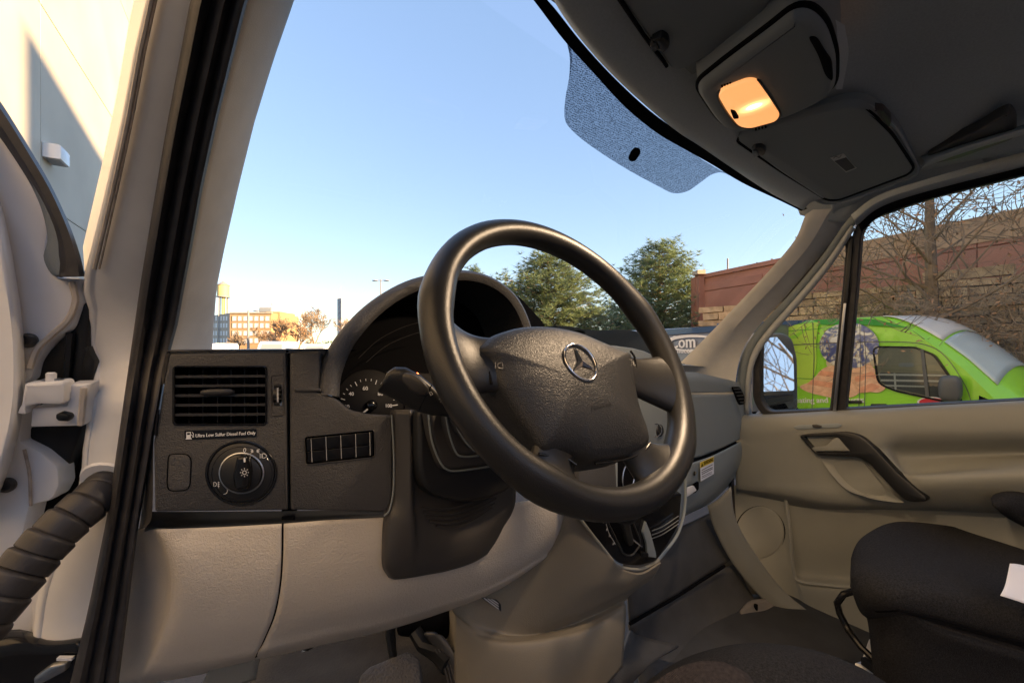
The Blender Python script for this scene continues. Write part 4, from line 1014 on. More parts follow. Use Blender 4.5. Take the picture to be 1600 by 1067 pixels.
# handle bezel running into the grab handle
HB = PL(UX(1250, 700, 1.575), UX(1440, 780, 1.545), UX(1300, 640, 1.573))
bz_o = rnd([(1247, 681, 6), (1256, 678), (1322, 674, 14), (1345, 680, 16), (1365, 698, 10), (1402, 738), (1449, 778, 4), (1447, 784), (1428, 785), (1415, 783, 6), (1398, 768), (1368, 736), (1356, 722, 12), (1340, 714, 8), (1275, 712, 8)], 6)
hole = rnd([(1256, 682, 4), (1308, 681, 5), (1330, 706, 4), (1276, 707, 4)], 4)
m = M(); m.slab(HB.loop(bz_o, .004), HB.n, .028, .006, holes=[HB.loop(hole, .003)]); hb = part(m, 'grab_handle', 'black_plastic', dframe, label='black door grab handle with an inset release lever')
m = M(); m.slab(HB.loop(rnd([(1252, 678), (1312, 678), (1336, 712), (1270, 712)], 4), -.020), HB.n, .006); part(m, 'handle_cup', 'deep_black', dframe)
m = M(); m.slab(HB.loop(rnd([(1266, 699, 2), (1290, 697, 5), (1303, 684, 4), (1310, 684, 3), (1328, 705, 2), (1270, 705, 3)], 3), .004), HB.n, .014, .004); part(m, 'release_lever', 'door_trim', dframe)
SW = PL(UX(1238, 668, 1.588), UX(1316, 664, 1.583), UX(1280, 630, 1.60))
m = M(); m.slab(SW.loop(rnd([(1238, 667, 3), (1246, 664), (1308, 661, 3), (1316, 664, 3), (1310, 668), (1244, 671, 3)], 3), .004), SW.n, .008, .002); ls = part(m, 'lock_plate', 'grey_plastic', dframe)
m = M(); m.slab(SW.loop(rnd([(1268, 663), (1276, 662.5), (1284, 665), (1282, 668), (1270, 668)], 2), .009), SW.n, .007, .002); part(m, 'lock_slider', 'dash_smooth', dframe)
# scooped panel under the handle
m = M(); m.patch([[HB.at(1282, 716, -.020), HB.at(1310, 715, -.02), HB.at(1344, 716, -.02), HB.at(1362, 735, -.012)], [HB.at(1296, 737, -.012), HB.at(1326, 742, -.034), HB.at(1360, 748, -.034), HB.at(1382, 758, -.012)],
  [HB.at(1322, 764, -.008), HB.at(1350, 768, -.028), HB.at(1378, 772, -.028), HB.at(1400, 776, -.008)], [HB.at(1358, 778, -.004), HB.at(1378, 782, -.01), HB.at(1395, 784, -.01), HB.at(1413, 785, -.004)]], 16, 16)
part(m, 'handle_scoop', 'door_trim', dframe, smooth=60)

# ---- wing mirror outside the quarter glass
MIR = PL(UX(1190, 580, 1.92), UX(1245, 585, 1.98), UX(1215, 540, 1.95))
wm = M(); wm.slab(MIR.loop(rnd([(1183, 540, 14), (1190, 524, 10), (1222, 519, 14), (1238, 528, 10), (1246, 560), (1247, 640, 6), (1190, 650, 6), (1184, 620)], 8), -.004), MIR.n, .11, .012)
wing = part(wm, 'wing_mirror', 'trim_grey', label='outside passenger mirror reflecting a bare tree')
defm('mirror', (.9, .9, .9), .02, metal=1)
mi = (MIR.at(1215, 580)-CAM).normalized(); mn_ = (V((.12, -.86, .46)).normalized()-mi).normalized(); mu_, mv_ = basis(mn_)
MR = PL(MIR.at(1215, 572, .045), MIR.at(1215, 572, .045)+mu_, MIR.at(1215, 572, .045)+mv_)
m = M(); m.slab(MR.loop(rnd([(1188, 540, 10), (1193, 529, 8), (1222, 525, 10), (1234, 533, 8), (1240, 565), (1241, 610, 3), (1190, 612, 3)], 6), .0), MR.n, .004); part(m, 'mirror_glass', 'mirror', wing, smooth=0)
m = M(); m.slab(MIR.loop(rnd([(1190, 618), (1240, 616), (1240, 637), (1194, 642)], 4), .002), MIR.n, .004); part(m, 'lower_mirror_glass', 'mirror', wing, smooth=0)
m = M(); m.tube([MIR.at(1195, 648, -.05), MIR.at(1180, 665, -.05)], .03, 10); part(m, 'mirror_arm', 'trim_grey', wing)
# ================================================================== DASHBOARD
DL = PL(UY(240, 600, .645), UY(612, 600, .555), UY(240, 600, .645)+V((0, .03, .19)))
dash = empty('dashboard', (.4, .7, CAMZ-.1), parent=van)
vent_hole = rect(271, 573, 415, 663, 5, 3)
wheel_hole = rect(428, 600, 440, 634, 2, 2)
Lp = [(264, 552, 5), (447, 550, 3), (449, 700, 0), (450, 797, 3), (240, 800, 4), (238, 690, 0), (248, 640, 0), (256, 590, 0)]
m = M(); m.slab(DL.loop(rnd(Lp, 5)), DL.n, .035, .004, holes=[DL.loop(vent_hole, -.0008), DL.loop(wheel_hole, -.0008)])
part(m, 'dash_panel', 'dash_plastic', dash, smooth=30)
sw_hole = rnd([(476, 683), (584, 672), (585, 714), (478, 726)], 4, 3)
Rp = [(452, 550, 3), (500, 547, 4), (497, 612, 2), (525, 622, 10), (545, 640, 10), (575, 647, 8), (614, 649, 2), (613, 700, 0), (613, 780, 10), (603, 800, 4), (453, 797, 3), (452, 700, 0)]
m = M(); m.slab(DL.loop(rnd(Rp, 5)), DL.n, .035, .004, holes=[DL.loop(sw_hole, -.0008)])
part(m, 'dash_panel', 'dash_plastic', dash, smooth=30)
m = M(); m.slab(DL.loop([(440, 552), (460, 552), (460, 812), (440, 812)], -.012), DL.n, .02); part(m, 'seam_backing', 'deep_black', dash, smooth=0)
# dark band turning under, left end return
m = M(); m.patch([DL.loop([(238, 799), (340, 799), (450, 798), (530, 797), (604, 799)], -.001), DL.loop([(232, 812), (340, 812), (450, 808), (530, 804), (606, 802)], -.014), DL.loop([(226, 826), (340, 823), (450, 817), (530, 811), (608, 805)], -.022), DL.loop([(226, 832), (340, 829), (450, 823), (530, 817), (608, 811)], -.06)], 12, 20)
part(m, 'lower_band', 'black_plastic', dash, smooth=50)
m = M(); m.patch([DL.loop([(265, 551), (257, 590), (248, 640), (240, 690), (238, 799), (228, 824)], -.002), DL.loop([(258, 556), (249, 594), (240, 644), (232, 694), (226, 806), (216, 828)], -.014), DL.loop([(256, 560), (246, 600), (236, 650), (228, 700), (220, 810), (212, 832)], -.05)], 6, 24)
part(m, 'end_return', 'dash_smooth', dash, smooth=50)
m = M(); P = DL.loop([(247, 640), (244, 664), (243, 680)], .001); m.tube(P, .0016, 6); part(m, 'end_trim', 'gloss_black', dash)
# ledge under the instrument hood
m = M(); m.slab(DL.loop(rnd([(460, 606), (500, 606), (502, 612), (460, 612)], 2), .003), DL.n, .012, .002); part(m, 'ledge', 'dash_plastic', dash)
# dash top running forward to the glass
m = M(); m.patch([[DL.at(262, 549, -.004), DL.at(350, 548.5, -.004), DL.at(447, 548, -.004), DL.at(500, 546, -.004)],
 [DL.at(262, 547, -.02), DL.at(350, 546, -.02), DL.at(447, 545.5, -.02), DL.at(510, 545, -.02)],
 [V((-.03, .78, CAMZ-.010)), V((.05, .80, CAMZ-.010)), V((.14, .82, CAMZ-.010)), V((.25, .83, CAMZ-.012))],
 [V((-.03, .93, CAMZ-.05)), V((.05, 1.0, CAMZ-.05)), V((.14, 1.05, CAMZ-.05)), V((.25, 1.08, CAMZ-.05))]], 16, 12)
part(m, 'dash_top', 'dash_smooth', dash, smooth=60)
m = M(); m.tube([DL.at(449, 549, -.002), DL.at(448, 546, -.03), V((.145, .83, CAMZ-.008))], .0016, 6); part(m, 'top_seam', 'deep_black', dash)

defm('switch_black', (.006, .006, .007), .3, spec=.25)
# ---- air vent: box, vanes behind, slats in front, knob
av = M(); hl_ = DL.loop(vent_hole, -.0008); bk = [p-DL.n*.036 for p in inset(hl_, DL.n, .003)]
av.grid([hl_, bk], cv=True); av.flat(bk); vent = part(av, 'air_vent', 'deep_black', smooth=0, label='rectangular black air vent at the driver end of the dashboard')
m = M(); m.ring(DL.loop(rect(272, 574, 414, 662, 4, 3), .0012), DL.n, .0022, .006, .0008); part(m, 'vent_frame', 'gloss_black', vent)
for y in (588.5, 603, 618, 633, 648):
    m = M(); L0 = DL.loop([(272, y), (414, y-1)], -.002); q = .0016
    m.grid([[p+UP*q for p in L0], [p+UP*q-DL.n*.014 for p in L0], [p-UP*q-DL.n*.014 for p in L0], [p-UP*q for p in L0]], cu=True); part(m, 'slat', 'dash_smooth', vent, smooth=0)
for x in (295, 317, 340, 361, 382, 402):
    m = M(); L0 = DL.loop([(x, 575), (x, 661)], -.019); q = RT*.0007
    m.grid([[p+q for p in L0], [p+q-DL.n*.012 for p in L0], [p-q-DL.n*.012 for p in L0], [p-q for p in L0]], cu=True); part(m, 'vane', 'dash_smooth', vent, smooth=0)
m = M(); m.blob(DL.at(340, 613, .002), (.0185, .007, .0045), 10, 16, 2.6, Matrix((DL.n.cross(UP).normalized()*-1, DL.n, UP)).transposed()); part(m, 'vent_knob', 'dash_smooth', vent, smooth=60)
# thumb wheel
m = M(); c = DL.at(434, 617, -.006); ax = (DL.at(440, 617)-DL.at(428, 617)).normalized()
m.lathe(c, ax, [(.0105, -.0036), (.0118, -.003), (.0118, .003), (.0105, .0036)], 30); tw_ = part(m, 'thumb_wheel', 'black_plastic')
m = M(); m.slab(DL.loop([(432.6, 606), (435, 606), (435, 628), (432.6, 628)], .0062), DL.n, .001); part(m, 'wheel_mark', 'print_grey', tw_, smooth=0)
for y in (602, 609, 616, 623, 630):
    m = M(); m.slab(DL.loop([(429, y-.7), (439, y-.7), (439, y+.7), (429, y+.7)], .0055), DL.n, .002); part(m, 'rib', 'dash_smooth', tw_, smooth=0)
m = M(); m.ring(DL.loop(rnd([(424, 588), (443, 586), (444, 647), (426, 649)], 3), .0004), DL.n, .0012, .002, .0005); part(m, 'thumb_wheel_frame', 'dash_smooth')
# fuel sticker
m = M(); m.slab(DL.loop(rnd([(288, 672.5), (400.5, 670), (401, 682.5), (288.5, 687.5)], 1.5, 2), .0005), DL.n, .0005); fl = part(m, 'fuel_sticker', 'gloss_black', smooth=0, label='black sticker reading Ultra Low Sulfur Diesel Fuel Only')
m = M(); ptxt(m, 'Ultra Low Sulfur Diesel Fuel Only', DL, (305.5, 683), (399, 678.5), .0010, 1.25); part(m, 'lettering', 'print_white', fl, smooth=0)
m = M(); m.slab(DL.loop([(291, 675), (298, 674.6), (298, 685), (291, 685.2)], .0008), DL.n, .0003); m.slab(DL.loop([(290, 685), (299.5, 684.6), (299.5, 686), (290, 686.4)], .0008), DL.n, .0003)
pline(m, DL, [(298, 679), (300.5, 679.5), (300.8, 683), (302.6, 683), (302.4, 677.5), (300, 675)], .9, .0010); part(m, 'pump_icon', 'print_white', fl, smooth=0)
m = M(); m.slab(DL.loop([(292.3, 676.3), (296.7, 676.1), (296.7, 679), (292.3, 679.2)], .0011), DL.n, .0002); part(m, 'icon_window', 'gloss_black', fl, smooth=0)
# blanking cover
bo = rnd([(263, 711, 10), (270, 709), (292, 709, 8), (299, 716), (297, 760, 10), (290, 766, 6), (264, 767, 8), (261, 756)], 8)
m = M(); m.slab(DL.loop(bo, .0006), DL.n, .004, .0012); part(m, 'blank_cover', 'dash_plastic')
m = M(); m.tube(DL.loop(bo, .0002), .0007, 6, closed=True); part(m, 'cover_gap', 'deep_black')
# light switch
m = M(); m.tube(DL.loop(ell(377, 739, 54, 49, 56), .0004), .0017, 8, closed=True); part(m, 'switch_gap', 'gloss_black')
m = M(); L = DL.loop(ell(377, 739, 52, 47, 56), .002); m.slab(L, DL.n, .02, .002); lsw = part(m, 'light_switch', 'black_plastic', smooth=40, label='round headlight switch with a central turning knob')
m = M(); m.ring(DL.loop(ell(378, 740, 46, 41, 48), .0022), DL.n, .0016, .003, .0006); part(m, 'bezel_ring', 'gloss_black', lsw)
m = M(); a = DL.loop(ell(377.5, 739, 33, 30, 48), .0025); m.grid([a, [p+DL.n*.005 for p in inset(a, DL.n, .001)], [p+DL.n*.006 for p in inset(a, DL.n, .003)]], cv=True); m.cap([p+DL.n*.006 for p in inset(a, DL.n, .003)]); part(m, 'knob', 'black_plastic', lsw)
m = M(); m.tube(DL.loop(ell(377.5, 739, 34, 31, 48), .0045), .0012, 6, closed=True); part(m, 'knob_ring', 'silver', lsw)  # bright ring standing in for the highlight round the knob
gr = rnd([(369, 713, 5), (386, 711, 5), (391, 735, 6), (387, 765, 6), (366, 768, 6), (362, 745, 6)], 5)
m = M(); m.slab(DL.loop(gr, .020), DL.n, .014, .004); part(m, 'grip', 'gloss_black', lsw, smooth=50)
m = M(); m.slab(DL.loop(rect(380.6, 715, 383.4, 722, 1, 2), .0206), DL.n, .0008); part(m, 'pointer', 'print_white', lsw, smooth=0)
m = M(); txt(m, '0', DL.at(379.6, 706.5, .0026), DL.at(384.4, 706.3, .0026)-DL.at(379.6, 706.5, .0026), DL.n)
for k in range(8):
    a = k*pi/4; pline(m, DL, [(382+5*cos(a), 738+5*sin(a)), (382+7*cos(a), 738+7*sin(a))], 1.0, .0204)
pline(m, DL, ell(382, 738, 3, 3, 14)+[(385, 738)], .9, .0204)
for sx in (-1, 1):
    c = 398.5+sx*3.5
    for k in (-1, 0, 1): pline(m, DL, [(c, 704.5+k*.6), (c+sx*3.4, 704.5+k*3)], .8, .0026)
pline(m, DL, ell(394.5, 704.5, 1.2, 2.2, 10), .8, .0026); pline(m, DL, ell(402.5, 704.5, 1.2, 2.2, 10), .8, .0026)
pline(m, DL, [(410, 708.5), (413, 708.6), (416.5, 711), (416.5, 713), (413, 715.3), (410, 715.2), (410, 708.5)], 1, .0026)
for k in range(4): pline(m, DL, [(405.5, 709.6+k*1.8), (409, 709+k*1.8)], .7, .0026)
pline(m, DL, [(334, 753), (337, 753.4), (338.6, 756), (337, 759.4), (334, 759.6), (334, 753)], .9, .0026)
for k in range(3): pline(m, DL, [(340, 753.8+k*2.6), (343, 753.5+k*2.6)], .8, .0026)
pline(m, DL, [(341.6, 752), (341, 757), (341.8, 762)], .7, .0026)
pline(m, DL, crp([(349, 757), (355, 764), (354, 770), (349, 772)], 10), .7, .0026)
part(m, 'switch_symbols', 'print_white', lsw, smooth=0)
# switch row
m = M(); hl_ = DL.loop(sw_hole, -.0008); bk = [p-DL.n*.018 for p in hl_]; m.grid([hl_, bk], cv=True); m.flat(bk); swr = part(m, 'switch_row', 'deep_black', smooth=0, label='row of blank black switches left of the steering column')
m = M(); m.ring(DL.loop(sw_hole, .0008), DL.n, .0012, .003, .0005); part(m, 'switch_frame', 'dash_smooth', swr)
def swp(u, v): 
    a = V((476, 683)).lerp(V((584, 672)), u); b = V((478, 726)).lerp(V((585, 714)), u); p = a.lerp(b, v); return (p.x, p.y)
for u0, u1 in ((.02, .085), (.095, .30), (.31, .515), (.525, .73), (.74, .935), (.945, .985)):
    for v0, v1, o in ((.05, .52, -.001), (.53, .94, -.0035)):
        m = M(); m.slab(DL.loop(rnd([swp(u0, v0), swp(u1, v0), swp(u1, v1), swp(u0, v1)], 1.5, 2), o), DL.n, .012, .001); part(m, 'switch', 'switch_black', swr, smooth=30)
for u in (.0905, .305, .52, .735, .94):
    m = M(); pline(m, DL, [swp(u, .06), swp(u, .93)], .9, .0002); part(m, 'divider', 'print_grey', swr, smooth=0)

defm('dial_black', (.010, .009, .009), .5, spec=.12)
# ---- instrument hood and cluster
HPp = PL(UY(497, 612, .585), UY(830, 508, .615), UY(690, 423, .66))
ho = crp([(497, 618), (499, 585), (511, 548), (540, 507), (580, 470), (630, 441), (680, 427), (722, 422), (762, 431), (796, 452), (817, 480), (832, 520), (842, 570), (845, 650)], 60)
hi = crp([(530, 622), (534, 585), (553, 540), (590, 495), (636, 462), (684, 445), (722, 438), (758, 444), (788, 462), (808, 488), (822, 526), (830, 572), (832, 650)], 60)
FWD = V((.012, .30, -.055))
cc = HPp.at(690, 600)
o0 = HPp.loop(ho, -.004); i0 = HPp.loop(hi, -.004)
mid1 = [a.lerp(b, .12)+HPp.n*.004 for a, b in zip(o0, i0)]; mid2 = [a.lerp(b, .5)+HPp.n*.009 for a, b in zip(o0, i0)]; mid3 = [a.lerp(b, .86)+HPp.n*.004 for a, b in zip(o0, i0)]
back = [p+FWD+(cc-p)*.16 for p in o0]; half_ = [p+FWD*.4+(cc-p)*.05 for p in o0]
hm = M(); hm.grid([back, half_, o0, mid1, mid2, mid3, i0]); clus = part(hm, 'instrument_hood', 'dash_plastic', smooth=60, label='domed dark hood over the instrument cluster')
CF = PL(UY(530, 640, .72), UY(760, 640, .72), UY(530, 640, .72)+V((0, .06, .2)))
deep = [CAM+ (p-CAM)*(((CF.p-CAM).dot(CF.n))/((p-CAM).dot(CF.n))) for p in i0]
inn = [a.lerp(b, .5)+(a.lerp(b, .5)-cc)*.01 for a, b in zip(i0, deep)]
deep2 = [p+(p-CF.at(690, 600))*.02 for p in deep]
m = M(); m.grid([i0, inn, deep2]); part(m, 'hood_lining', 'deep_black', clus, smooth=60)
cf_ = rnd([(500, 690), (870, 690), (870, 560), (850, 505), (810, 462), (760, 440), (722, 436), (684, 443), (636, 460), (590, 493), (550, 540), (528, 590)], 10)
m = M(); m.slab(CF.loop(cf_), CF.n, .004); face = part(m, 'cluster_face', 'deep_black', clus, smooth=0)
# bottom edge of the opening
bl_ = crp([(528, 618), (538, 632), (556, 642), (582, 647), (612, 649), (680, 655), (840, 662)], 30)
m = M(); m.grid([HPp.loop(bl_, .0), [CF.at(p[0], p[1]+3, .0) for p in bl_]]); part(m, 'hood_floor', 'deep_black', clus, smooth=60)
# gauges: dark discs, printed scale, hub, needle
m = M(); m.slab(CF.loop([p for p in ell(577, 632, 54, 55, 48)], .006), CF.n, .004, .001); gd = part(m, 'gauge_dial', 'dial_black', clus)
m = M(); m.slab(CF.loop(rnd([(636, 600, 10), (644, 582, 8), (690, 584), (742, 590), (742, 660), (630, 660)], 6), .005), CF.n, .003, .001); part(m, 'display_panel', 'dial_black', clus)
m = M(); m.slab(CF.loop(ell(730, 622, 50, 52, 48), .0075), CF.n, .003, .001); part(m, 'gauge_dial', 'dial_black', clus)
m = M()
def tick(cx, cy, r0, r1, a, w_): pline(m, CF, [(cx+r0*cos(a), cy+r0*sin(a)), (cx+r1*cos(a), cy+r1*sin(a))], w_, .0085)
for i in range(-1, 17):
    a = radians(175)+radians(11.3)*i
    if not -.2 < 1: continue
    big = i % 4 == 2
    tick(575, 636, 41 if not big else 37.5, 44.5, a, 1.2 if big else .9)
for s_, x, y in (('20', 538, 638), ('40', 545, 618), ('60', 567, 609.5), ('80', 590.5, 618), ('100', 603, 636.5)):
    w_ = 7.8 if len(s_) == 2 else 9.5
    ptxt(m, s_, CF, (x, y), (x+w_, y), .0085, 1.05)
pline(m, CF, [(613, 633.5), (621.5, 632.3)], 1.6, .0085)
pline(m, CF, [(688.5, 602), (692, 607)], 1.1, .011); ptxt(m, '20', CF, (693, 613.5), (699, 614), .011, 1.0)
part(m, 'gauge_markings', 'print_white', clus, smooth=0, kind='stuff')
m = M(); m.lathe(CF.at(579, 634, .006), CF.n, [(.0095, 0), (.0092, .008), (.007, .0095)], 24); part(m, 'needle_hub', 'gloss_black', clus)
m = M(); m.slab(CF.loop([(574, 638), (575.5, 640), (570, 644.5), (566.5, 644)], .014), CF.n, .002); part(m, 'needle', 'print_white', clus, smooth=0)
defm('red_led', (.2, .02, .01), .5, emit=(1, .12, .03), estr=2.2)
m = M(); pline(m, CF, rnd([(650.6, 582.6), (653.6, 583), (654.4, 588.4), (651, 588)], 1, 2)+[(650.6, 582.6)], 1.0, .009); part(m, 'lit_digit', 'red_led', clus, smooth=0)
# clear lens edge lines
for pts in ([(560, 560), (590, 532), (628, 512), (662, 502)], [(572, 566), (604, 540), (640, 524), (666, 517)]):
    m = M(); P = [CF.at(p[0], p[1], .05) for p in crp(pts, 20)]; m.tube(P, .0006, 5); part(m, 'lens_edge', 'dash_smooth', clus)

# ---- beige knee panels
defm('beige_dash', (.56, .51, .44), .5, grain=('leather', 320, .45, .0016), var=(5, .08))
def KY(px, py, y): return UY(px, py, y)
m = M(); m.patch([[KY(214, 824, .69), KY(226, 825, .672), KY(240, 826, .642), KY(262, 826, .618), KY(350, 823, .598), KY(440, 818, .576)],
 [KY(209, 862, .70), KY(232, 862, .682), KY(256, 863, .650), KY(273, 864, .607), KY(352, 864, .590), KY(439.5, 864, .572)],
 [KY(203, 912, .705), KY(232, 912, .69), KY(262, 912, .655), KY(279, 912, .606), KY(352, 912, .590), KY(437, 910, .574)],
 [KY(198, 968, .71), KY(226, 968, .695), KY(254, 968, .662), KY(271, 968, .619), KY(345, 966, .602), KY(428, 958, .586)],
 [KY(192, 1020, .72), KY(214, 1020, .705), KY(236, 1020, .675), KY(251, 1020, .644), KY(325, 1012, .627), KY(411, 1000, .61)],
 [KY(188, 1062, .73), KY(204, 1062, .715), KY(220, 1059, .695), KY(232, 1056, .675), KY(310, 1042, .66), KY(400, 1022, .635)],
 [KY(187, 1068, .80), KY(204, 1070, .79), KY(220, 1068, .78), KY(232, 1066, .76), KY(310, 1052, .75), KY(398, 1030, .72)]], 40, 48)
part(m, 'knee_panel', 'beige_dash', smooth=50, solid=.003)
m = M(); m.tube([KY(x, y, d+.004) for x, y, d in ((441.8, 817, .576), (441.2, 864, .572), (438.6, 910, .574), (429.6, 958, .586), (412.5, 1000, .61), (400.5, 1024, .637))], .0022, 6); part(m, 'panel_seam', 'deep_black')
KR = [[KY(443.5, 818, .575), KY(520, 812, .56), KY(600, 808, .545), KY(690, 800, .535), KY(780, 790, .545), KY(880, 772, .575)],
 [KY(443, 864, .571), KY(520, 860, .555), KY(600, 858, .538), KY(690, 850, .53), KY(780, 832, .54), KY(880, 800, .578)],
 [KY(440, 910, .573), KY(520, 906, .556), KY(600, 902, .540), KY(690, 890, .533), KY(780, 868, .548), KY(878, 822, .585)],
 [KY(431, 958, .585), KY(520, 946, .566), KY(600, 936, .552), KY(690, 916, .548), KY(780, 892, .562), KY(872, 842, .598)],
 [KY(414, 1000, .609), KY(515, 976, .590), KY(600, 962, .578), KY(690, 938, .574), KY(775, 908, .585), KY(866, 856, .61)],
 [KY(402, 1022, .634), KY(512, 996, .62), KY(600, 976, .61), KY(690, 948, .605), KY(775, 918, .61), KY(862, 866, .625)],
 [KY(398, 1030, .74), KY(512, 1004, .74), KY(600, 984, .74), KY(690, 956, .74), KY(775, 924, .74), KY(860, 872, .74)]]
m = M(); m.patch(KR, 40, 44); part(m, 'knee_panel', 'beige_dash', smooth=50, solid=.003)
m = M(); m.patch([[KY(330, 1040, .70), KY(360, 1030, .70), KY(408, 1018, .70)], [KY(310, 1080, .72), KY(350, 1075, .72), KY(400, 1060, .72)]], 8, 8); part(m, 'side_kick_panel', 'door_trim', smooth=50, solid=.003)

# ---- steering column surround and shroud
CP = PL(UY(612, 750, .525), UY(800, 750, .535), UY(612, 750, .525)+V((0, .03, .2)))
rows = [[CP.at(611, 640, -.02), CP.at(618, 640, -.006), CP.at(636, 640, .010), CP.at(642, 640, .012), CP.at(650, 640, .004), CP.at(700, 640, -.01), CP.at(760, 640, -.01), CP.at(806, 640, -.02)],
 [CP.at(613, 700, -.02), CP.at(620, 700, -.006), CP.at(637, 700, .010), CP.at(643, 700, .012), CP.at(652, 700, .004), CP.at(700, 700, -.01), CP.at(760, 700, -.01), CP.at(806, 700, -.02)],
 [CP.at(612, 770, -.02), CP.at(619, 775, -.006), CP.at(637, 775, .010), CP.at(643, 775, .012), CP.at(652, 775, .004), CP.at(700, 775, -.008), CP.at(760, 775, -.008), CP.at(805, 760, -.02)],
 [CP.at(601, 806, -.02), CP.at(612, 812, -.004), CP.at(638, 820, .010), CP.at(646, 822, .011), CP.at(654, 822, .004), CP.at(700, 820, -.002), CP.at(760, 815, -.004), CP.at(803, 790, -.02)],
 [CP.at(598, 856, -.02), CP.at(608, 858, -.004), CP.at(640, 856, .006), CP.at(648, 856, .006), CP.at(660, 856, .004), CP.at(700, 852, .002), CP.at(752, 838, -.002), CP.at(788, 822, -.02)],
 [CP.at(599, 884, -.02), CP.at(610, 886, -.006), CP.at(640, 884, -.002), CP.at(650, 882, -.002), CP.at(664, 880, -.002), CP.at(700, 872, -.002), CP.at(745, 860, -.006), CP.at(776, 844, -.022)],
 [CP.at(608, 900, -.03), CP.at(618, 903, -.016), CP.at(640, 901, -.012), CP.at(652, 899, -.012), CP.at(668, 896, -.012), CP.at(700, 890, -.012), CP.at(740, 877, -.014), CP.at(770, 858, -.03)]]
m = M(); m.patch(rows, 44, 50); col = part(m, 'steering_column', 'dash_smooth', smooth=60, solid=.003, label='dark steering column surround between the beige knee panels')
m = M(); m.tube(CP.loop(crp([(612, 648), (615, 700), (615, 760), (609, 795), (600, 806)], 20), -.008), .0012, 6); part(m, 'surround_highlight', 'grey_plastic', col)  # pale grey line painting the highlight along the surround's edge
# shroud: nested curved shells
def shell(name, outl, o0, o1, mt='dash_smooth', bev=.006):
    m = M(); m.slab(CP.loop(outl, o0), CP.n, o1, bev); return part(m, name, mt, col, smooth=60)
shell('shroud', rnd([(654, 640, 10), (820, 640), (850, 700), (800, 770, 40), (740, 786, 30), (690, 780, 30), (662, 762, 20), (655, 720, 10)], 10), .030, .05, 'black_plastic')
shell('shroud_cover', rnd([(668, 640, 8), (830, 640), (850, 710), (780, 726, 20), (702, 736, 14), (690, 728, 14), (674, 680, 10)], 8), .046, .03, 'dash_smooth')
shell('shroud_cover', rnd([(694, 636, 6), (830, 636), (850, 700), (780, 706, 20), (722, 714, 10), (712, 706, 8), (698, 670, 10)], 8), .058, .03, 'dash_smooth')
shell('shroud_cover', rnd([(706, 632, 6), (830, 632), (850, 690), (790, 705, 20), (742, 706, 10), (724, 685, 10), (710, 664, 10)], 8), .068, .03, 'dash_smooth')
for pts, o in (([(669, 648), (675, 690), (688, 722), (700, 734), (720, 735), (770, 728)], .0463), ([(696, 644), (702, 678), (712, 706), (722, 713), (745, 712), (780, 706)], .0583), ([(708, 640), (713, 664), (726, 688), (742, 705)], .0683)):
    m = M(); m.tube(CP.loop(crp(pts, 24), o-.002), .0014, 6); part(m, 'shroud_highlight', 'grey_plastic', col)  # highlights on the shell edges, drawn as pale grey lines
for k, (y0, dx_) in enumerate(((792, 0), (800, 4), (807, 8), (814, 14), (821, 24))):
    m = M(); P = [CP.at(658+dx_+ (778-658-dx_*1.4)*t, y0-6*t+9*sin(pi*t)*(1-.5*t)-22*t*t, .004) for t in [i/16 for i in range(17)]]; m.tube(P, .0018, 6); part(m, 'bellows_fold', 'dash_smooth', col)
# stalk
SK = PL(UY(597, 600, .47), UY(720, 640, .44), UY(640, 560, .47))
sec = [((600, 596), 19, 14), ((606, 594), 23, 16), ((622, 597), 26, 18), ((645, 610), 27, 18), ((664, 622), 24, 17), ((682, 633), 18, 13), ((700, 641), 11, 9), ((722, 647), 8, 7), ((760, 652), 8, 7)]
m = M(); rows = []; k_ = (SK.at(640, 600)-CAM).dot(FW)/FPX
for (x, y), a, b in sec:
    c = SK.at(x, y); d = V((.86, 0, -.5)); u = RT*.46+UP*.89; v = (CAM-c).normalized()
    rows.append([c+u*(a*k_*math.copysign(abs(cos(q))**.75, cos(q)))+v*(b*k_*math.copysign(abs(sin(q))**.75, sin(q))) for q in [2*pi*i/24 for i in range(24)]])
c0 = sum(rows[0], V())/24; rows.insert(0, [c0+(p-c0)*.82-RT*.002 for p in rows[0]])
m.grid(rows, cv=True); m.cap(rows[0]); stalk = part(m, 'indicator_stalk', 'black_plastic', smooth=50, label='black indicator and wiper stalk left of the steering wheel')
m = M(); m.tube([p+(p-sum(rows[5], V())/24)*.012 for p in rows[5]], .0007, 5, closed=True); part(m, 'stalk_ring', 'gloss_black', stalk)
m = M(); m.blob(SK.at(648, 600, .017), (.019, .006, .0085), 10, 16, 2.2, Matrix((RT*.82-UP*.57, SK.n, RT*.57+UP*.82)).transposed()); part(m, 'stalk_pad', 'dash_smooth', stalk, smooth=60)
m = M()
for pts in ([(666, 606), (667.5, 612), (669, 608), (666, 606)], [(671, 613), (674, 612), (676, 616), (673, 618), (671, 613)], [(686, 624), (689, 622), (690.5, 626), (688, 628)]): pline(m, SK, pts, .9, .0205)
part(m, 'stalk_symbols', 'print_grey', stalk, smooth=0)
m = M(); m.slab(SK.loop(rnd([(694, 634), (708, 624), (708, 637)], 2), -.02), SK.n, .02, .002); part(m, 'stalk_lever', 'grey_plastic', stalk)
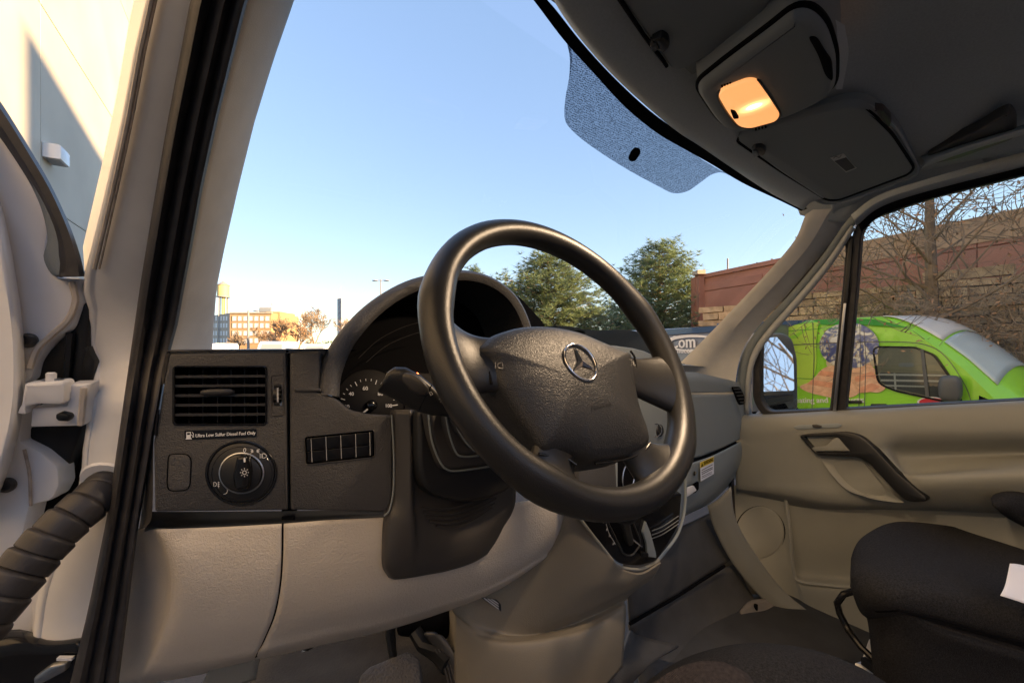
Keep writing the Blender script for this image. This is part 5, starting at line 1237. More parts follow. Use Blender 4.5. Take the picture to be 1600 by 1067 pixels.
# ================================================================== STEERING WHEEL
WC = CAM+V((.3665, .357, -.0036)); TL = radians(29.4)
WX = V((1, 0, 0)); WY = V((0, sin(TL), cos(TL))); WNn = V((0, -cos(TL), sin(TL)))
WP = PL(WC, WC+WX, WC+WY)
if WP.n.dot(WNn) < 0: WP.n = -WP.n
def wp(a, b, o=0.0): return WC+WX*a+WY*b+WNn*o
RM = .1835
sw = M(); path = [wp(RM*cos(q), RM*sin(q)) for q in [2*pi*i/96 for i in range(96)]]
rr = []
for i in range(96):
    d = i*360/96; x = .0170
    for c in (20, 160, 308, 232):      # swells where the spokes meet the rim
        e = abs((d-c+180) % 360-180); x += .0022*math.exp(-(e/9)**2)
    rr.append(x)
rows = []
for i in range(96):
    q = 2*pi*i/96; u = WX*cos(q)+WY*sin(q); rows.append([path[i]+(u*cos(t)*.98+WNn*sin(t)*1.06)*rr[i] for t in [2*pi*k/20 for k in range(20)]])
sw.grid(rows, cu=True, cv=True)
wheel = part(sw, 'steering_wheel', 'wheel_leather', smooth=80, label='black leather steering wheel with four spokes')
# spokes: flattened arms from rim to boss
def ang(px, py): p = WP.at(px, py)-WC; return p.dot(WX), p.dot(WY)
def spoke(rim_px, hub_px, w0, w1, dep=-.006):
    a = V(ang(*rim_px)); b = V(ang(*hub_px)); d = (b-a).normalized(); s = V((-d.y, d.x)); m = M(); rows = []
    a = a.normalized()*(RM-.004)
    L = (b-a).length
    for i in range(13):
        t = i/12; c = a.lerp(b, t); w_ = w1+(w0-w1)*(1-t)**2.2; th = .0125-.003*t; z = dep*math.sin(pi*t)-.004*t
        rows.append([wp(c.x+s.x*w_*cos(q), c.y+s.y*w_*cos(q), z+th*sin(q)) for q in [2*pi*k/20 for k in range(20)]])
    m.grid(rows, cv=True); return part(m, 'spoke', 'wheel_leather', wheel, smooth=80)
spoke((690, 555), (775, 566), .052, .032)
spoke((1020, 590), (968, 575), .052, .030)
spoke((1034, 735), (985, 690), .050, .025)
spoke((868, 778), (868, 705), .046, .025)
# airbag pad: domed cushion on the boss
pad_px = rnd([(741, 545, 8), (768, 523, 14), (805, 511, 20), (850, 509, 20), (900, 517, 20), (942, 535, 16), (972, 548, 8), (986, 552, 6), (991, 590, 20), (1000, 640, 20), (1014, 676, 8), (1016, 690, 6), (1006, 704, 10), (980, 716, 14), (940, 722, 14), (920, 724, 6), (905, 713, 10), (880, 711, 10), (846, 709, 8), (830, 686, 16), (800, 640, 20), (772, 598, 18), (762, 566, 10)], 8, 5)
P2 = [V(ang(x, y)) for x, y in pad_px]
cen = V(ang(880, 605)); m = M(); rows = []
for s_, h in ((1.0, -.028), (1.005, -.006), (1.0, .002), (.975, .008), (.93, .0125), (.85, .0165), (.72, .021), (.56, .0245), (.38, .027), (.18, .0285), (.04, .029)):
    rows.append([wp(*(cen+(p-cen)*s_), h-.006) for p in P2])
m.grid(rows, cv=True); m.cap(rows[-1]); pad = part(m, 'airbag_cover', 'wheel_pad', wheel, smooth=60)
def padp(px, py, lift):   # point of the dome under a pixel
    p = WP.at(px, py, .022); return p+WNn*lift
def PO(off):
    return PL(wp(0, 0, off), wp(.1, 0, off), wp(0, .1, off))
# dark seams between pad and spokes
for pts in ([(757, 562), (763, 578), (768, 600)], [(985, 548), (992, 560), (994, 585)], [(1016, 692), (1004, 706), (975, 718), (930, 724)], [(842, 709), (862, 713), (884, 716), (900, 726)]):
    m = M(); m.tube([WP.at(*p, .001) for p in crp(pts, 14)], .0015, 8); part(m, 'pad_seam', 'gloss_black', wheel)
# raised centre field
m = M()
# emblem: ring with a three pointed star
EC = V(ang(888, 580)); eo = .0232; ER = .0228
m = M(); m.tube([wp(EC.x+ER*cos(q), EC.y+ER*sin(q), eo) for q in [2*pi*i/48 for i in range(48)]], .0016, 10, closed=True); em = part(m, 'emblem', 'chrome', wheel, smooth=80, label='round three pointed star emblem on the wheel centre')
m = M()
for k in range(3):
    a = pi/2+k*2*pi/3; tip = wp(EC.x+ER*.98*cos(a), EC.y+ER*.98*sin(a), eo)
    l_ = wp(EC.x+.0048*cos(a+pi/3), EC.y+.0048*sin(a+pi/3), eo); r_ = wp(EC.x+.0048*cos(a-pi/3), EC.y+.0048*sin(a-pi/3), eo); c = wp(EC.x, EC.y, eo+.003)
    m.add([c, l_, tip, r_], [(0, 1, 2), (0, 2, 3)])
part(m, 'star', 'chrome', em, smooth=0)
m = M(); m.flat([wp(EC.x+ER*cos(q), EC.y+ER*sin(q), eo-.0012) for q in [2*pi*i/40 for i in range(40)]]); part(m, 'emblem_plate', 'dash_plastic', em, smooth=0)
pl_ = PO(.0195); m = M(); ptxt(m, 'AIRBAG', pl_, (925, 641), (955, 633), .0016, 1.1); part(m, 'airbag_lettering', 'black_plastic', wheel, smooth=0)
# horn symbols
for x, y in ((778, 571), (979, 566)):
    q = PO(.0085); m = M(); pline(m, q, [(x-4, y-5), (x-4, y+5)], 1.2, .0016); pline(m, q, rnd([(x, y-3), (x+7, y-5), (x+8, y+5), (x, y+3)], 1, 2)+[(x, y-3)], 1.0, .0016); part(m, 'horn_symbol', 'dash_plastic', wheel, smooth=0)
# boss behind the pad
m = M(); m.lathe(wp(0, 0, -.02), -WNn, [(.042, 0), (.042, .04), (.04, .09)], 30); part(m, 'wheel_boss', 'black_plastic', wheel)
# ================================================================== CENTRE AND PASSENGER DASH
# top of the centre and passenger dashboard
TP = [[UY(815, 512, .70), UY(880, 509, .74), UY(925, 516, .74), UY(1000, 520, .78), UY(1050, 566, .80), UY(1110, 574, .80), UY(1162, 592, .80)],
      [V((.45, .85, CAMZ+.012)), V((.60, .92, CAMZ+.018)), V((.75, .95, CAMZ+.018)), V((.95, .96, CAMZ+.0)), V((1.15, .95, CAMZ-.04)), V((1.35, .92, CAMZ-.06)), V((1.52, .86, CAMZ-.07))],
      [V((.45, 1.02, CAMZ-.03)), V((.60, 1.07, CAMZ-.03)), V((.75, 1.09, CAMZ-.03)), V((.95, 1.08, CAMZ-.05)), V((1.15, 1.05, CAMZ-.08)), V((1.35, 1.0, CAMZ-.09)), V((1.52, .93, CAMZ-.1))]]
m = M(); m.patch(TP, 14, 30); part(m, 'dash_top', 'grey_plastic', dash, smooth=60)
m = M(); m.blob(UY(890, 521, .80), (.035, .05, .010), 8, 20); part(m, 'centre_hump', 'black_plastic', dash, smooth=60)
# passenger dash face: upper band, glove box lid, vent end, lower body
def gf(px, py, y): return UY(px, py, y)
m = M(); m.patch([[gf(860, 532, .655), gf(1000, 547, .665), gf(1050, 578, .685), gf(1090, 583, .70), gf(1140, 594, .715), gf(1152, 598, .72)],
  [gf(860, 552, .65), gf(1000, 565, .655), gf(1050, 590, .67), gf(1090, 594, .685), gf(1142, 602, .705), gf(1158, 604, .712)],
  [gf(860, 600, .65), gf(1000, 610, .65), gf(1050, 614, .665), gf(1090, 613.5, .682), gf(1144, 613, .703), gf(1166, 614, .708)]], 16, 24)
part(m, 'upper_band', 'grey_plastic', dash, smooth=60, solid=.003)
m = M(); m.patch([[gf(940, 604, .648), gf(1000, 613, .645), gf(1050, 617, .66), gf(1090, 616.5, .677), gf(1145, 616, .70)],
  [gf(940, 650, .645), gf(1000, 650, .642), gf(1060, 650, .658), gf(1100, 650, .675), gf(1153, 642, .70)],
  [gf(940, 690, .645), gf(1000, 690, .645), gf(1066, 690, .662), gf(1110, 682, .679), gf(1159, 664, .704)],
  [gf(940, 730, .655), gf(1000, 726, .66), gf(1075, 717, .672), gf(1120, 702, .688), gf(1163, 682, .712)]], 24, 24)
gb_ = part(m, 'glove_box', 'grey_plastic', smooth=60, solid=.006, label='grey glove box lid on the passenger side')
m = M(); m.patch([[gf(1146, 596, .712), gf(1158, 601, .714), gf(1168, 622, .73), gf(1176, 650, .75)],
  [gf(1148, 616, .702), gf(1160, 622, .705), gf(1171, 640, .725), gf(1178, 660, .75)],
  [gf(1157, 655, .702), gf(1164, 652, .706), gf(1174, 662, .726), gf(1178, 672, .75)],
  [gf(1164, 685, .712), gf(1168, 680, .72), gf(1175, 676, .735), gf(1178, 682, .755)]], 16, 14)
pe = part(m, 'dash_end', 'grey_plastic', smooth=60, solid=.003)
PV = PL(gf(1146, 604, .698), gf(1168, 632, .710), gf(1146, 625, .694))
m = M(); m.slab(PV.loop(rnd([(1145, 604, 3), (1156, 604, 3), (1169, 630, 3), (1156, 633, 3)], 2), .004), PV.n, .006, .001); pv = part(m, 'passenger_vent', 'deep_black')
for k in range(5):
    y = 607+k*5.2; x = 1146.5+k*2.5; m = M(); m.slab(PV.loop([(x, y), (x+11, y-.6), (x+12, y+1), (x+.8, y+1.7)], .0065), PV.n, .003); part(m, 'slat', 'dash_smooth', pv, smooth=0)
# shadow groove and lower dash
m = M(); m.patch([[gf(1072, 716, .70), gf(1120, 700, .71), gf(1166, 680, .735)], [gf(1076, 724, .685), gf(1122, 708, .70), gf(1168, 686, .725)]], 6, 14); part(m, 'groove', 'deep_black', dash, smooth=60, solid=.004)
m = M(); m.patch([[gf(1060, 730, .665), gf(1078, 725, .668), gf(1120, 709, .684), gf(1168, 684, .71), gf(1174, 676, .735)],
  [gf(1060, 752, .660), gf(1080, 750, .664), gf(1122, 736, .680), gf(1166, 704, .706), gf(1173, 690, .73)],
  [gf(1060, 782, .662), gf(1080, 775, .67), gf(1118, 760, .688), gf(1158, 724, .715), gf(1168, 706, .74)],
  [gf(1060, 806, .68), gf(1076, 797, .69), gf(1110, 778, .71), gf(1146, 744, .735), gf(1158, 726, .76)],
  [gf(1060, 812, .76), gf(1076, 802, .77), gf(1110, 784, .79), gf(1146, 750, .80), gf(1158, 732, .82)]], 26, 24)
ldash = part(m, 'lower_dash', 'grey_plastic', dash, smooth=60, solid=.004)
GL = PL(gf(1078, 740, .655), gf(1120, 722, .674), gf(1080, 770, .657))
m = M(); m.slab(GL.loop(rnd([(1078, 727), (1091, 722), (1091, 752), (1072, 760)], 3), .004), GL.n, .006, .002); lk = part(m, 'lock_plate', 'grey_plastic')
m = M(); m.lathe(GL.at(1085, 739, .004), GL.n, [(.006, 0), (.006, .003), (.0045, .0036)], 20); part(m, 'lock_barrel', 'chrome', lk)
m = M(); m.slab(GL.loop([(1084, 736), (1086, 736), (1086, 742.5), (1084, 742.5)], .0078), GL.n, .0004); part(m, 'key_slot', 'deep_black', lk, smooth=0)
m = M(); m.slab(GL.loop(rnd([(1070, 772), (1082, 758), (1092, 752), (1092, 764), (1086, 770)], 2), .001), GL.n, .004); part(m, 'latch_recess', 'deep_black')
m = M(); m.slab(GL.loop(rnd([(1068, 776), (1072, 763), (1084, 758), (1089, 766), (1074, 776)], 2), .006), GL.n, .004, .001); part(m, 'latch_handle', 'white_paint')
m = M(); m.slab(GL.loop([(1094, 722), (1115.5, 712.5), (1115.5, 740), (1095, 752)], .0075), GL.n, .0006); ws_ = part(m, 'warning_sticker', 'paper', smooth=0, label='white and yellow warning sticker below the glove box')
m = M(); m.slab(GL.loop([(1094.2, 722.3), (1115.3, 712.9), (1115.3, 721.2), (1094.4, 731.2)], .0080), GL.n, .0004); part(m, 'yellow_header', 'warn_yellow', ws_, smooth=0)
m = M(); ptxt(m, 'WARNING', GL, (1099.5, 727), (1114.6, 720), .0086, 1.15); m.flat(GL.loop([(1095.3, 729.6), (1098.6, 728), (1097, 722.8)], .0086))
for k in range(3):
    y = 734.5+k*3.2; pline(m, GL, [(1096.5, y), (1113.5, y-8+(-1.0 if k != 1 else 0))], .9, .0082)
for k in range(2):
    y = 744.5+k*2.4; pline(m, GL, [(1096.5, y), (1112, y-7.4)], .6, .0082)
part(m, 'lettering', 'deep_black', ws_, smooth=0)

# centre stack: what shows between the wheel spokes
SP_ = PL(gf(990, 620, .66), gf(1060, 625, .665), gf(990, 690, .64))
m = M(); m.slab(SP_.loop(rnd([(905, 540), (965, 540, 20), (1000, 548), (1064, 574), (1076, 660), (1074, 790), (1062, 815), (905, 815)], 8), -.02), SP_.n, .04, .004); cs = part(m, 'centre_stack', 'grey_plastic', label='grey centre stack behind the steering wheel')
m = M(); m.slab(SP_.loop(rnd([(960, 603), (1030, 603), (1036, 627), (960, 627)], 3), -.017), SP_.n, .01, .002); part(m, 'storage_slot', 'deep_black', cs)
for y in (634, 663):
    m = M(); m.slab(SP_.loop([(960, y), (1046, y-1), (1046, y+1), (960, y+2)], -.018), SP_.n, .004); part(m, 'panel_gap', 'deep_black', cs, smooth=0)
m = M(); m.lathe(SP_.at(1024, 672, -.01), SP_.n, [(.017, -.01), (.017, .014), (.014, .017)], 26); kn = part(m, 'control_knob', 'black_plastic', cs)
m = M(); m.tube([SP_.at(1024, 672, .004)+(RT*cos(q)*.0172+UP*sin(q)*.0172) for q in [2*pi*i/24 for i in range(24)]], .0012, 6, closed=True); part(m, 'knob_ring', 'chrome', cs)
m = M(); m.slab(SP_.loop([(905, 722), (962, 722), (966, 800), (905, 800)], -.010), SP_.n, .02, .003); part(m, 'switch_panel', 'dash_plastic', cs)
m = M(); m.slab(SP_.loop(rnd([(966, 716), (1030, 712), (1030, 800), (966, 800)], 4), -.018), SP_.n, .01, .002); part(m, 'tray', 'deep_black', cs)
m = M(); m.tube(SP_.loop(ell(982, 745, 9, 22, 30, .1), -.012), .0016, 6, closed=True); part(m, 'cup_ring', 'silver', cs)
m = M(); m.tube(SP_.loop([(984, 757), (998, 766), (990, 772)], -.008), .0016, 6); part(m, 'cup_trim', 'chrome', cs)
strip = crp([(1042, 596), (1056, 640), (1067, 700), (1071, 760), (1069, 800), (1058, 836), (1036, 866), (1028, 875)], 40)
TR = PL(gf(1056, 640, .625), gf(1069, 800, .60), gf(1000, 700, .61))
m = M(); m.tube(TR.loop(strip), .0042, 8, asp=.7); part(m, 'console_trim', 'grey_plastic', cs, smooth=80)

# gear console: gloss black plate, slot, knob
GPn = PL(UD(910, 805, .80), UD(1050, 800, .93), UD(985, 885, .88))
m = M(); m.slab(GPn.loop(rnd([(890, 770, 4), (1066, 770, 4), (1062, 820, 10), (1040, 856, 8), (1026, 877, 6), (1000, 885, 10), (968, 882, 10), (950, 862, 10), (906, 806, 6)], 6), .004), GPn.n, .03, .004); gs = part(m, 'gear_console', 'gloss_black', smooth=40, label='gloss black gear lever console')
m = M(); m.tube(GPn.loop(crp([(884, 774), (905, 808), (950, 866), (966, 884), (998, 889), (1022, 880), (1030, 874)], 34), .003), .0032, 8); part(m, 'console_rim', 'door_trim', gs)
m = M(); m.ring(GPn.loop(rnd([(950, 812), (985, 806), (1002, 850), (988, 868), (976, 866)], 6), .007), GPn.n, .003, .006, .001); part(m, 'gate_frame', 'dash_smooth', gs)
m = M(); m.slab(GPn.loop(rnd([(952, 814), (984, 808), (1000, 850), (987, 865), (977, 864)], 6), .0055), GPn.n, .003); part(m, 'gate', 'deep_black', gs)
m = M(); gk = GPn.at(983, 845, .0); m.tube([gk, GPn.at(978, 820, .05), GPn.at(974, 800, .085)], [.010, .008, .009], 12); part(m, 'gear_lever', 'black_plastic', gs)
m = M(); m.blob(GPn.at(973, 796, .095), (.022, .028, .022), 12, 18, 2.6); part(m, 'gear_knob', 'black_plastic', gs, smooth=70)
m = M(); m.tube(GPn.loop(crp([(984, 838), (996, 848), (1003, 854)], 8), .012), .0018, 6); part(m, 'lever_trim', 'chrome', gs)
m = M(); m.slab(GPn.loop(rnd([(1010, 815, 1), (1017, 832, 2), (1026, 866, 3), (1026, 872, 2), (1012, 870, 3), (1011, 850, 3), (1005, 832, 2)], 2), .010), GPn.n, .008, .002); part(m, 'side_grip', 'grey_plastic', gs)
m = M(); m.slab(GPn.loop(rnd([(1003, 863), (1014, 864), (1014, 871), (1003, 871)], 2), .014), GPn.n, .006, .002); part(m, 'release_button', 'gloss_black', gs)
for y in (0, 6.5, 12):
    m = M(); m.tube(GPn.loop(crp([(1019, 829+y), (1036, 822+y), (1060, 806+y)], 10), .008), .0011, 6); part(m, 'trim_line', 'silver', gs)
m = M(); pline(m, GPn, crp([(947, 818), (952, 834), (957, 842), (962, 850)], 10), .7, .0056)
for s_, x, y in (('P', 946, 817), ('R', 951, 829), ('N', 955, 839), ('D', 961, 851)): ptxt(m, s_, GPn, (x-3.6, y), (x-1.2, y-.6), .0056)
part(m, 'gear_markings', 'print_grey', gs, smooth=0)

# beige console flank under the gear plate and its shelf
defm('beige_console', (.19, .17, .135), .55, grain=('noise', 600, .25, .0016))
m = M(); m.patch([[UD(874, 752, .80), UD(890, 780, .80), UD(912, 815, .81), UD(958, 876, .845), UD(975, 890, .86), UD(1003, 895, .875), UD(1032, 878, .90)],
  [UD(872, 800, .805), UD(886, 824, .80), UD(906, 850, .81), UD(942, 894, .84), UD(962, 908, .855), UD(994, 908, .88), UD(1026, 892, .91)],
  [UD(850, 860, .82), UD(862, 876, .81), UD(882, 894, .815), UD(914, 920, .835), UD(940, 926, .86), UD(978, 922, .89), UD(1016, 905, .93)],
  [UD(790, 912, .83), UD(806, 928, .82), UD(832, 944, .82), UD(868, 958, .835), UD(904, 956, .86), UD(950, 940, .90), UD(1000, 915, .95)],
  [UD(712, 942, .83), UD(738, 962, .815), UD(775, 980, .815), UD(812, 990, .825), UD(856, 986, .85), UD(914, 966, .89), UD(977, 936, .95)],
  [UD(712, 962, .825), UD(744, 986, .805), UD(776, 996, .800), UD(814, 999, .805), UD(866, 992, .83), UD(920, 976, .87), UD(977, 946, .93)],
  [UD(711, 985, .82), UD(744, 1002, .795), UD(776, 1009, .785), UD(820, 1009, .790), UD(870, 1003, .815), UD(924, 988, .855), UD(977, 958, .92)],
  [UD(711, 1040, .81), UD(742, 1044, .785), UD(780, 1050, .775), UD(824, 1048, .78), UD(872, 1042, .805), UD(926, 1025, .845), UD(975, 990, .91)],
  [UD(711, 1100, .80), UD(740, 1110, .775), UD(780, 1120, .77), UD(824, 1120, .775), UD(872, 1110, .80), UD(926, 1090, .84), UD(972, 1040, .90)]], 70, 50)
cons = part(m, 'centre_console', 'beige_console', smooth=60, solid=.004, label='beige centre console flowing down to the floor')
m = M(); m.patch([[UD(711, 945, .835), UD(700, 945, .90), UD(690, 945, 1.1)], [UD(711, 1100, .81), UD(700, 1100, .90), UD(690, 1100, 1.1)]], 6, 6); part(m, 'console_side', 'beige_console', cons, smooth=60)
LBL = PL(UD(750, 945, .80), UD(782, 955, .80), UD(770, 930, .81))
m = M(); m.slab(LBL.loop([(750, 932), (776, 936), (783, 944), (783, 955)], .004), LBL.n, .001); tl = part(m, 'small_label', 'gloss_black', cons, smooth=0)
m = M()
for k in range(3): pline(m, LBL, [(756+k*6, 933.8+k*.9), (779, 951-k*4)], .8, .0045)
part(m, 'label_lines', 'print_white', cons, smooth=0)

# ---- floor, firewall, kick panels
FZ = -.86
m = M(); m.grid([[V((x, y, CAMZ+FZ)) for x in (-.1, .3, .7, 1.1, 1.62)] for y in (-.9, -.4, 0, .4, .8, 1.15)]); part(m, 'cab_floor', 'floor_mat', smooth=60, solid=.01)
m = M(); m.patch([[UD(968, 842, 1.10), UD(1040, 830, 1.25), UD(1080, 815, 1.38), UD(1112, 800, 1.46)], [UD(978, 905, 1.10), UD(1060, 880, 1.25), UD(1100, 855, 1.37), UD(1125, 842, 1.44)], [UD(984, 972, 1.10), UD(1060, 928, 1.24), UD(1120, 888, 1.36), UD(1145, 872, 1.42)]], 14, 14)
fw = part(m, 'footwell_panel', 'floor_mat', smooth=60, solid=.005)
m = M(); m.patch([[UD(982, 976, 1.11), UD(1060, 932, 1.25), UD(1120, 892, 1.37), UD(1150, 880, 1.42)], [UD(990, 1010, 1.10), UD(1080, 975, 1.24), UD(1150, 945, 1.34), UD(1190, 945, 1.38)], [UD(1000, 1075, 1.03), UD(1130, 1040, 1.15), UD(1250, 1010, 1.25), UD(1330, 1020, 1.28)], [UD(1010, 1160, .97), UD(1140, 1130, 1.05), UD(1260, 1100, 1.12), UD(1350, 1090, 1.15)]], 16, 16)
part(m, 'floor_covering', 'floor_mat', smooth=60, solid=.005)
m = M(); m.tube([UD(984, 974, 1.09), UD(1060, 930, 1.235), UD(1132, 884, 1.35)], .0045, 8); part(m, 'mat_edge', 'deep_black', fw)
m = M(); m.patch([[UD(938, 1085, .93), UD(965, 1035, .97), UD(984, 985, 1.06)], [UD(950, 1090, .93), UD(985, 1040, .98), UD(1000, 995, 1.07)], [UD(960, 1095, .95), UD(1005, 1045, 1.0), UD(1060, 1010, 1.08)]], 14, 14); part(m, 'tunnel_edge', 'floor_mat', smooth=60, solid=.01)
# kick panels and lower pillar beside the door
m = M(); m.patch([[UD(1066, 835, 1.40), UD(1100, 815, 1.46), UD(1145, 795, 1.50)], [UD(1085, 865, 1.42), UD(1118, 855, 1.44), UD(1160, 850, 1.46)], [UD(1110, 895, 1.42), UD(1140, 890, 1.43), UD(1180, 890, 1.44)], [UD(1160, 932, 1.40), UD(1172, 928, 1.40), UD(1205, 930, 1.41)]], 14, 10); part(m, 'kick_panel', 'beige_console', smooth=60, solid=.004)
m = M(); m.patch([[UD(1105, 790, 1.36), UD(1122, 780, 1.34), UD(1142, 760, 1.32)], [UD(1118, 830, 1.37), UD(1134, 822, 1.35), UD(1150, 812, 1.34)], [UD(1145, 880, 1.37), UD(1160, 870, 1.36), UD(1182, 868, 1.36)], [UD(1190, 935, 1.36), UD(1204, 928, 1.35), UD(1226, 924, 1.35)], [UD(1255, 1000, 1.33), UD(1270, 985, 1.31), UD(1290, 975, 1.31)], [UD(1330, 1070, 1.28), UD(1350, 1055, 1.26), UD(1370, 1040, 1.26)]], 24, 10); part(m, 'lower_pillar', 'door_trim', smooth=60, solid=.004)
m = M(); m.patch([[UD(1155, 955, 1.31), UD(1172, 938, 1.34), UD(1200, 935, 1.36)], [UD(1175, 985, 1.29), UD(1215, 970, 1.31), UD(1245, 975, 1.33)], [UD(1230, 1010, 1.27), UD(1280, 1010, 1.27), UD(1310, 1025, 1.28)], [UD(1330, 1070, 1.22), UD(1350, 1060, 1.22), UD(1390, 1070, 1.22)]], 16, 10); stp = part(m, 'step_plate', 'floor_dirty', smooth=60, solid=.006)
for x, y, d in ((1181, 947, 1.325), (1219, 991, 1.27)):
    m = M(); m.lathe(UD(x, y, d), UP, [(.006, -.01), (.006, .006)], 12); part(m, 'screw', 'deep_black', stp)
defm('carpet', (.032, .029, .025), .95, grain=('noise', 200, .6, .003), var=(14, .3))
# driver footwell: carpet, pale insulation, pedals
m = M(); m.patch([[UD(440, 985, .98), UD(560, 985, 1.0), UD(660, 950, 1.02), UD(730, 930, 1.02)], [UD(400, 1040, .88), UD(540, 1030, .92), UD(640, 1010, .96), UD(730, 1000, .96)], [UD(380, 1110, .76), UD(520, 1100, .80), UD(640, 1090, .84), UD(730, 1090, .85)]], 14, 14); dfl = part(m, 'driver_carpet', 'carpet', smooth=60, solid=.005)
m = M(); m.patch([[UD(560, 960, 1.03), UD(640, 930, 1.06), UD(740, 900, 1.06)], [UD(560, 1010, 1.0), UD(640, 985, 1.04), UD(740, 1010, 1.02)]], 8, 8); part(m, 'insulation', 'white_paint', dfl, smooth=60, solid=.004)
m = M(); m.slab([UD(430, 1000, .80), UD(560, 965, .86), UD(536, 975, .80), UD(480, 1012, .74)], UP, .006, .001); part(m, 'fuse_cover', 'black_plastic', smooth=0)
m = M(); m.tube([UD(472, 1017, .76), UD(500, 1006, .78), UD(528, 996, .80)], .0018, 6); part(m, 'trim_wire', 'print_white')
defm('pedal_rubber', (.07, .062, .055), .7, grain=('leather', 160, .8, .003))
m = M(); m.tube([UD(612, 950, .86), UD(610, 990, .85), UD(614, 1024, .84), UD(618, 1050, .82)], [.016, .016, .013, .016], 10, asp=.6, up=RT); bpd = part(m, 'brake_pedal', 'black_plastic', label='brake pedal with a broad textured pad')
BPL = PL(UD(565, 1040, .82), UD(650, 1030, .82), UD(600, 1000, .87))
m = M(); m.slab(BPL.loop(rnd([(560, 1056, 8), (576, 1040, 6), (640, 1014, 8), (655, 1026, 8), (660, 1075, 8), (600, 1110, 6), (558, 1090, 8)], 8), .008), BPL.n, .02, .006); part(m, 'pedal_pad', 'pedal_rubber', bpd, smooth=50)
m = M(); m.tube([UD(648, 985, .86), UD(660, 1005, .85), UD(684, 1020, .84), UD(700, 1040, .82)], [.02, .022, .024, .024], 10, asp=.7, up=RT); apd = part(m, 'throttle_pedal', 'black_plastic', label='ribbed throttle pedal beside the console')
m = M(); m.patch([[UD(664, 988, .845), UD(684, 990, .835), UD(700, 1010, .84)], [UD(680, 1012, .835), UD(700, 1010, .825), UD(714, 1030, .83)], [UD(702, 1060, .815), UD(722, 1055, .805), UD(732, 1068, .81)], [UD(710, 1110, .80), UD(732, 1105, .79), UD(744, 1115, .80)]], 16, 10); part(m, 'pedal_pad', 'dash_smooth', apd, smooth=60, solid=.008)
for k in range(4):
    m = M(); m.tube([UD(680+k*5, 1014-k*.5, .824), UD(694+k*5, 1040-k, .814), UD(704+k*5, 1080-k, .80)], .0016, 6); part(m, 'pedal_rib', 'pedal_rubber', apd)
m = M(); m.patch([[UD(628, 950, .90), UD(680, 930, .90), UD(712, 925, .90)], [UD(622, 985, .89), UD(668, 985, .88), UD(710, 975, .88)], [UD(640, 990, .93), UD(680, 995, .93), UD(712, 990, .93)]], 8, 10); part(m, 'pedal_bracket', 'deep_black', smooth=60, solid=.01)

# ---- seats
ps = empty('passenger_seat', UD(1450, 980, .85), parent=van); ps['label'] = 'dark fabric passenger seat cushion with an armrest'
m = M(); m.patch([[UD(1334, 900, .93), UD(1332, 870, .96), UD(1350, 838, 1.02), UD(1400, 816, 1.10), UD(1480, 822, 1.12), UD(1560, 838, 1.10), UD(1720, 870, 1.05)],
  [UD(1330, 915, .90), UD(1334, 890, .90), UD(1362, 862, .95), UD(1420, 846, 1.02), UD(1500, 850, 1.03), UD(1580, 864, 1.0), UD(1740, 900, .96)],
  [UD(1332, 920, .885), UD(1342, 902, .87), UD(1376, 890, .86), UD(1440, 890, .87), UD(1520, 905, .87), UD(1610, 925, .86), UD(1760, 960, .84)],
  [UD(1336, 934, .885), UD(1348, 926, .85), UD(1386, 920, .82), UD(1450, 922, .81), UD(1540, 942, .80), UD(1640, 965, .79), UD(1780, 1000, .78)],
  [UD(1345, 955, .89), UD(1358, 952, .85), UD(1394, 948, .815), UD(1460, 956, .80), UD(1550, 980, .79), UD(1650, 1005, .78), UD(1790, 1040, .77)],
  [UD(1356, 965, .91), UD(1370, 966, .87), UD(1404, 968, .84), UD(1466, 978, .82), UD(1556, 1000, .81), UD(1656, 1030, .80), UD(1790, 1070, .79)]], 50, 50)
part(m, 'cushion', 'seat_fabric', ps, smooth=70, solid=.004)
m = M(); m.patch([[UD(1354, 960, .915), UD(1368, 962, .88), UD(1404, 955, .845), UD(1470, 970, .825), UD(1560, 995, .815), UD(1660, 1025, .805), UD(1790, 1065, .79)],
  [UD(1358, 975, .90), UD(1376, 966, .855), UD(1412, 960, .82), UD(1480, 990, .80), UD(1570, 1018, .79), UD(1670, 1048, .785), UD(1790, 1090, .77)],
  [UD(1362, 1010, .90), UD(1380, 1010, .86), UD(1420, 1014, .83), UD(1490, 1030, .815), UD(1580, 1050, .805), UD(1680, 1080, .80), UD(1790, 1120, .79)],
  [UD(1366, 1060, .91), UD(1390, 1075, .88), UD(1430, 1090, .85), UD(1500, 1110, .84), UD(1590, 1130, .83), UD(1690, 1150, .82), UD(1790, 1190, .81)]], 30, 40)
part(m, 'cushion_base', 'seat_fabric', ps, smooth=70, solid=.004)
m = M(); m.tube([UD(*p) for p in ((1338, 918, .90), (1349, 945, .865), (1372, 955, .835), (1404, 953, .81), (1464, 966, .795), (1550, 991, .785), (1660, 1020, .775))], .0028, 6); part(m, 'piping', 'deep_black', ps)
m = M(); m.patch([[UD(1552, 775, 1.0), UD(1575, 764, 1.03), UD(1640, 758, 1.05)], [UD(1549, 782, .97), UD(1580, 772, .97), UD(1650, 770, .98)], [UD(1556, 794, .96), UD(1590, 792, .95), UD(1660, 800, .95)], [UD(1575, 808, .98), UD(1600, 818, .97), UD(1660, 830, .97)], [UD(1600, 822, 1.02), UD(1620, 826, 1.02), UD(1660, 838, 1.02)]], 24, 16); part(m, 'armrest', 'seat_fabric', ps, smooth=70, solid=.004, label='grey fabric armrest end')
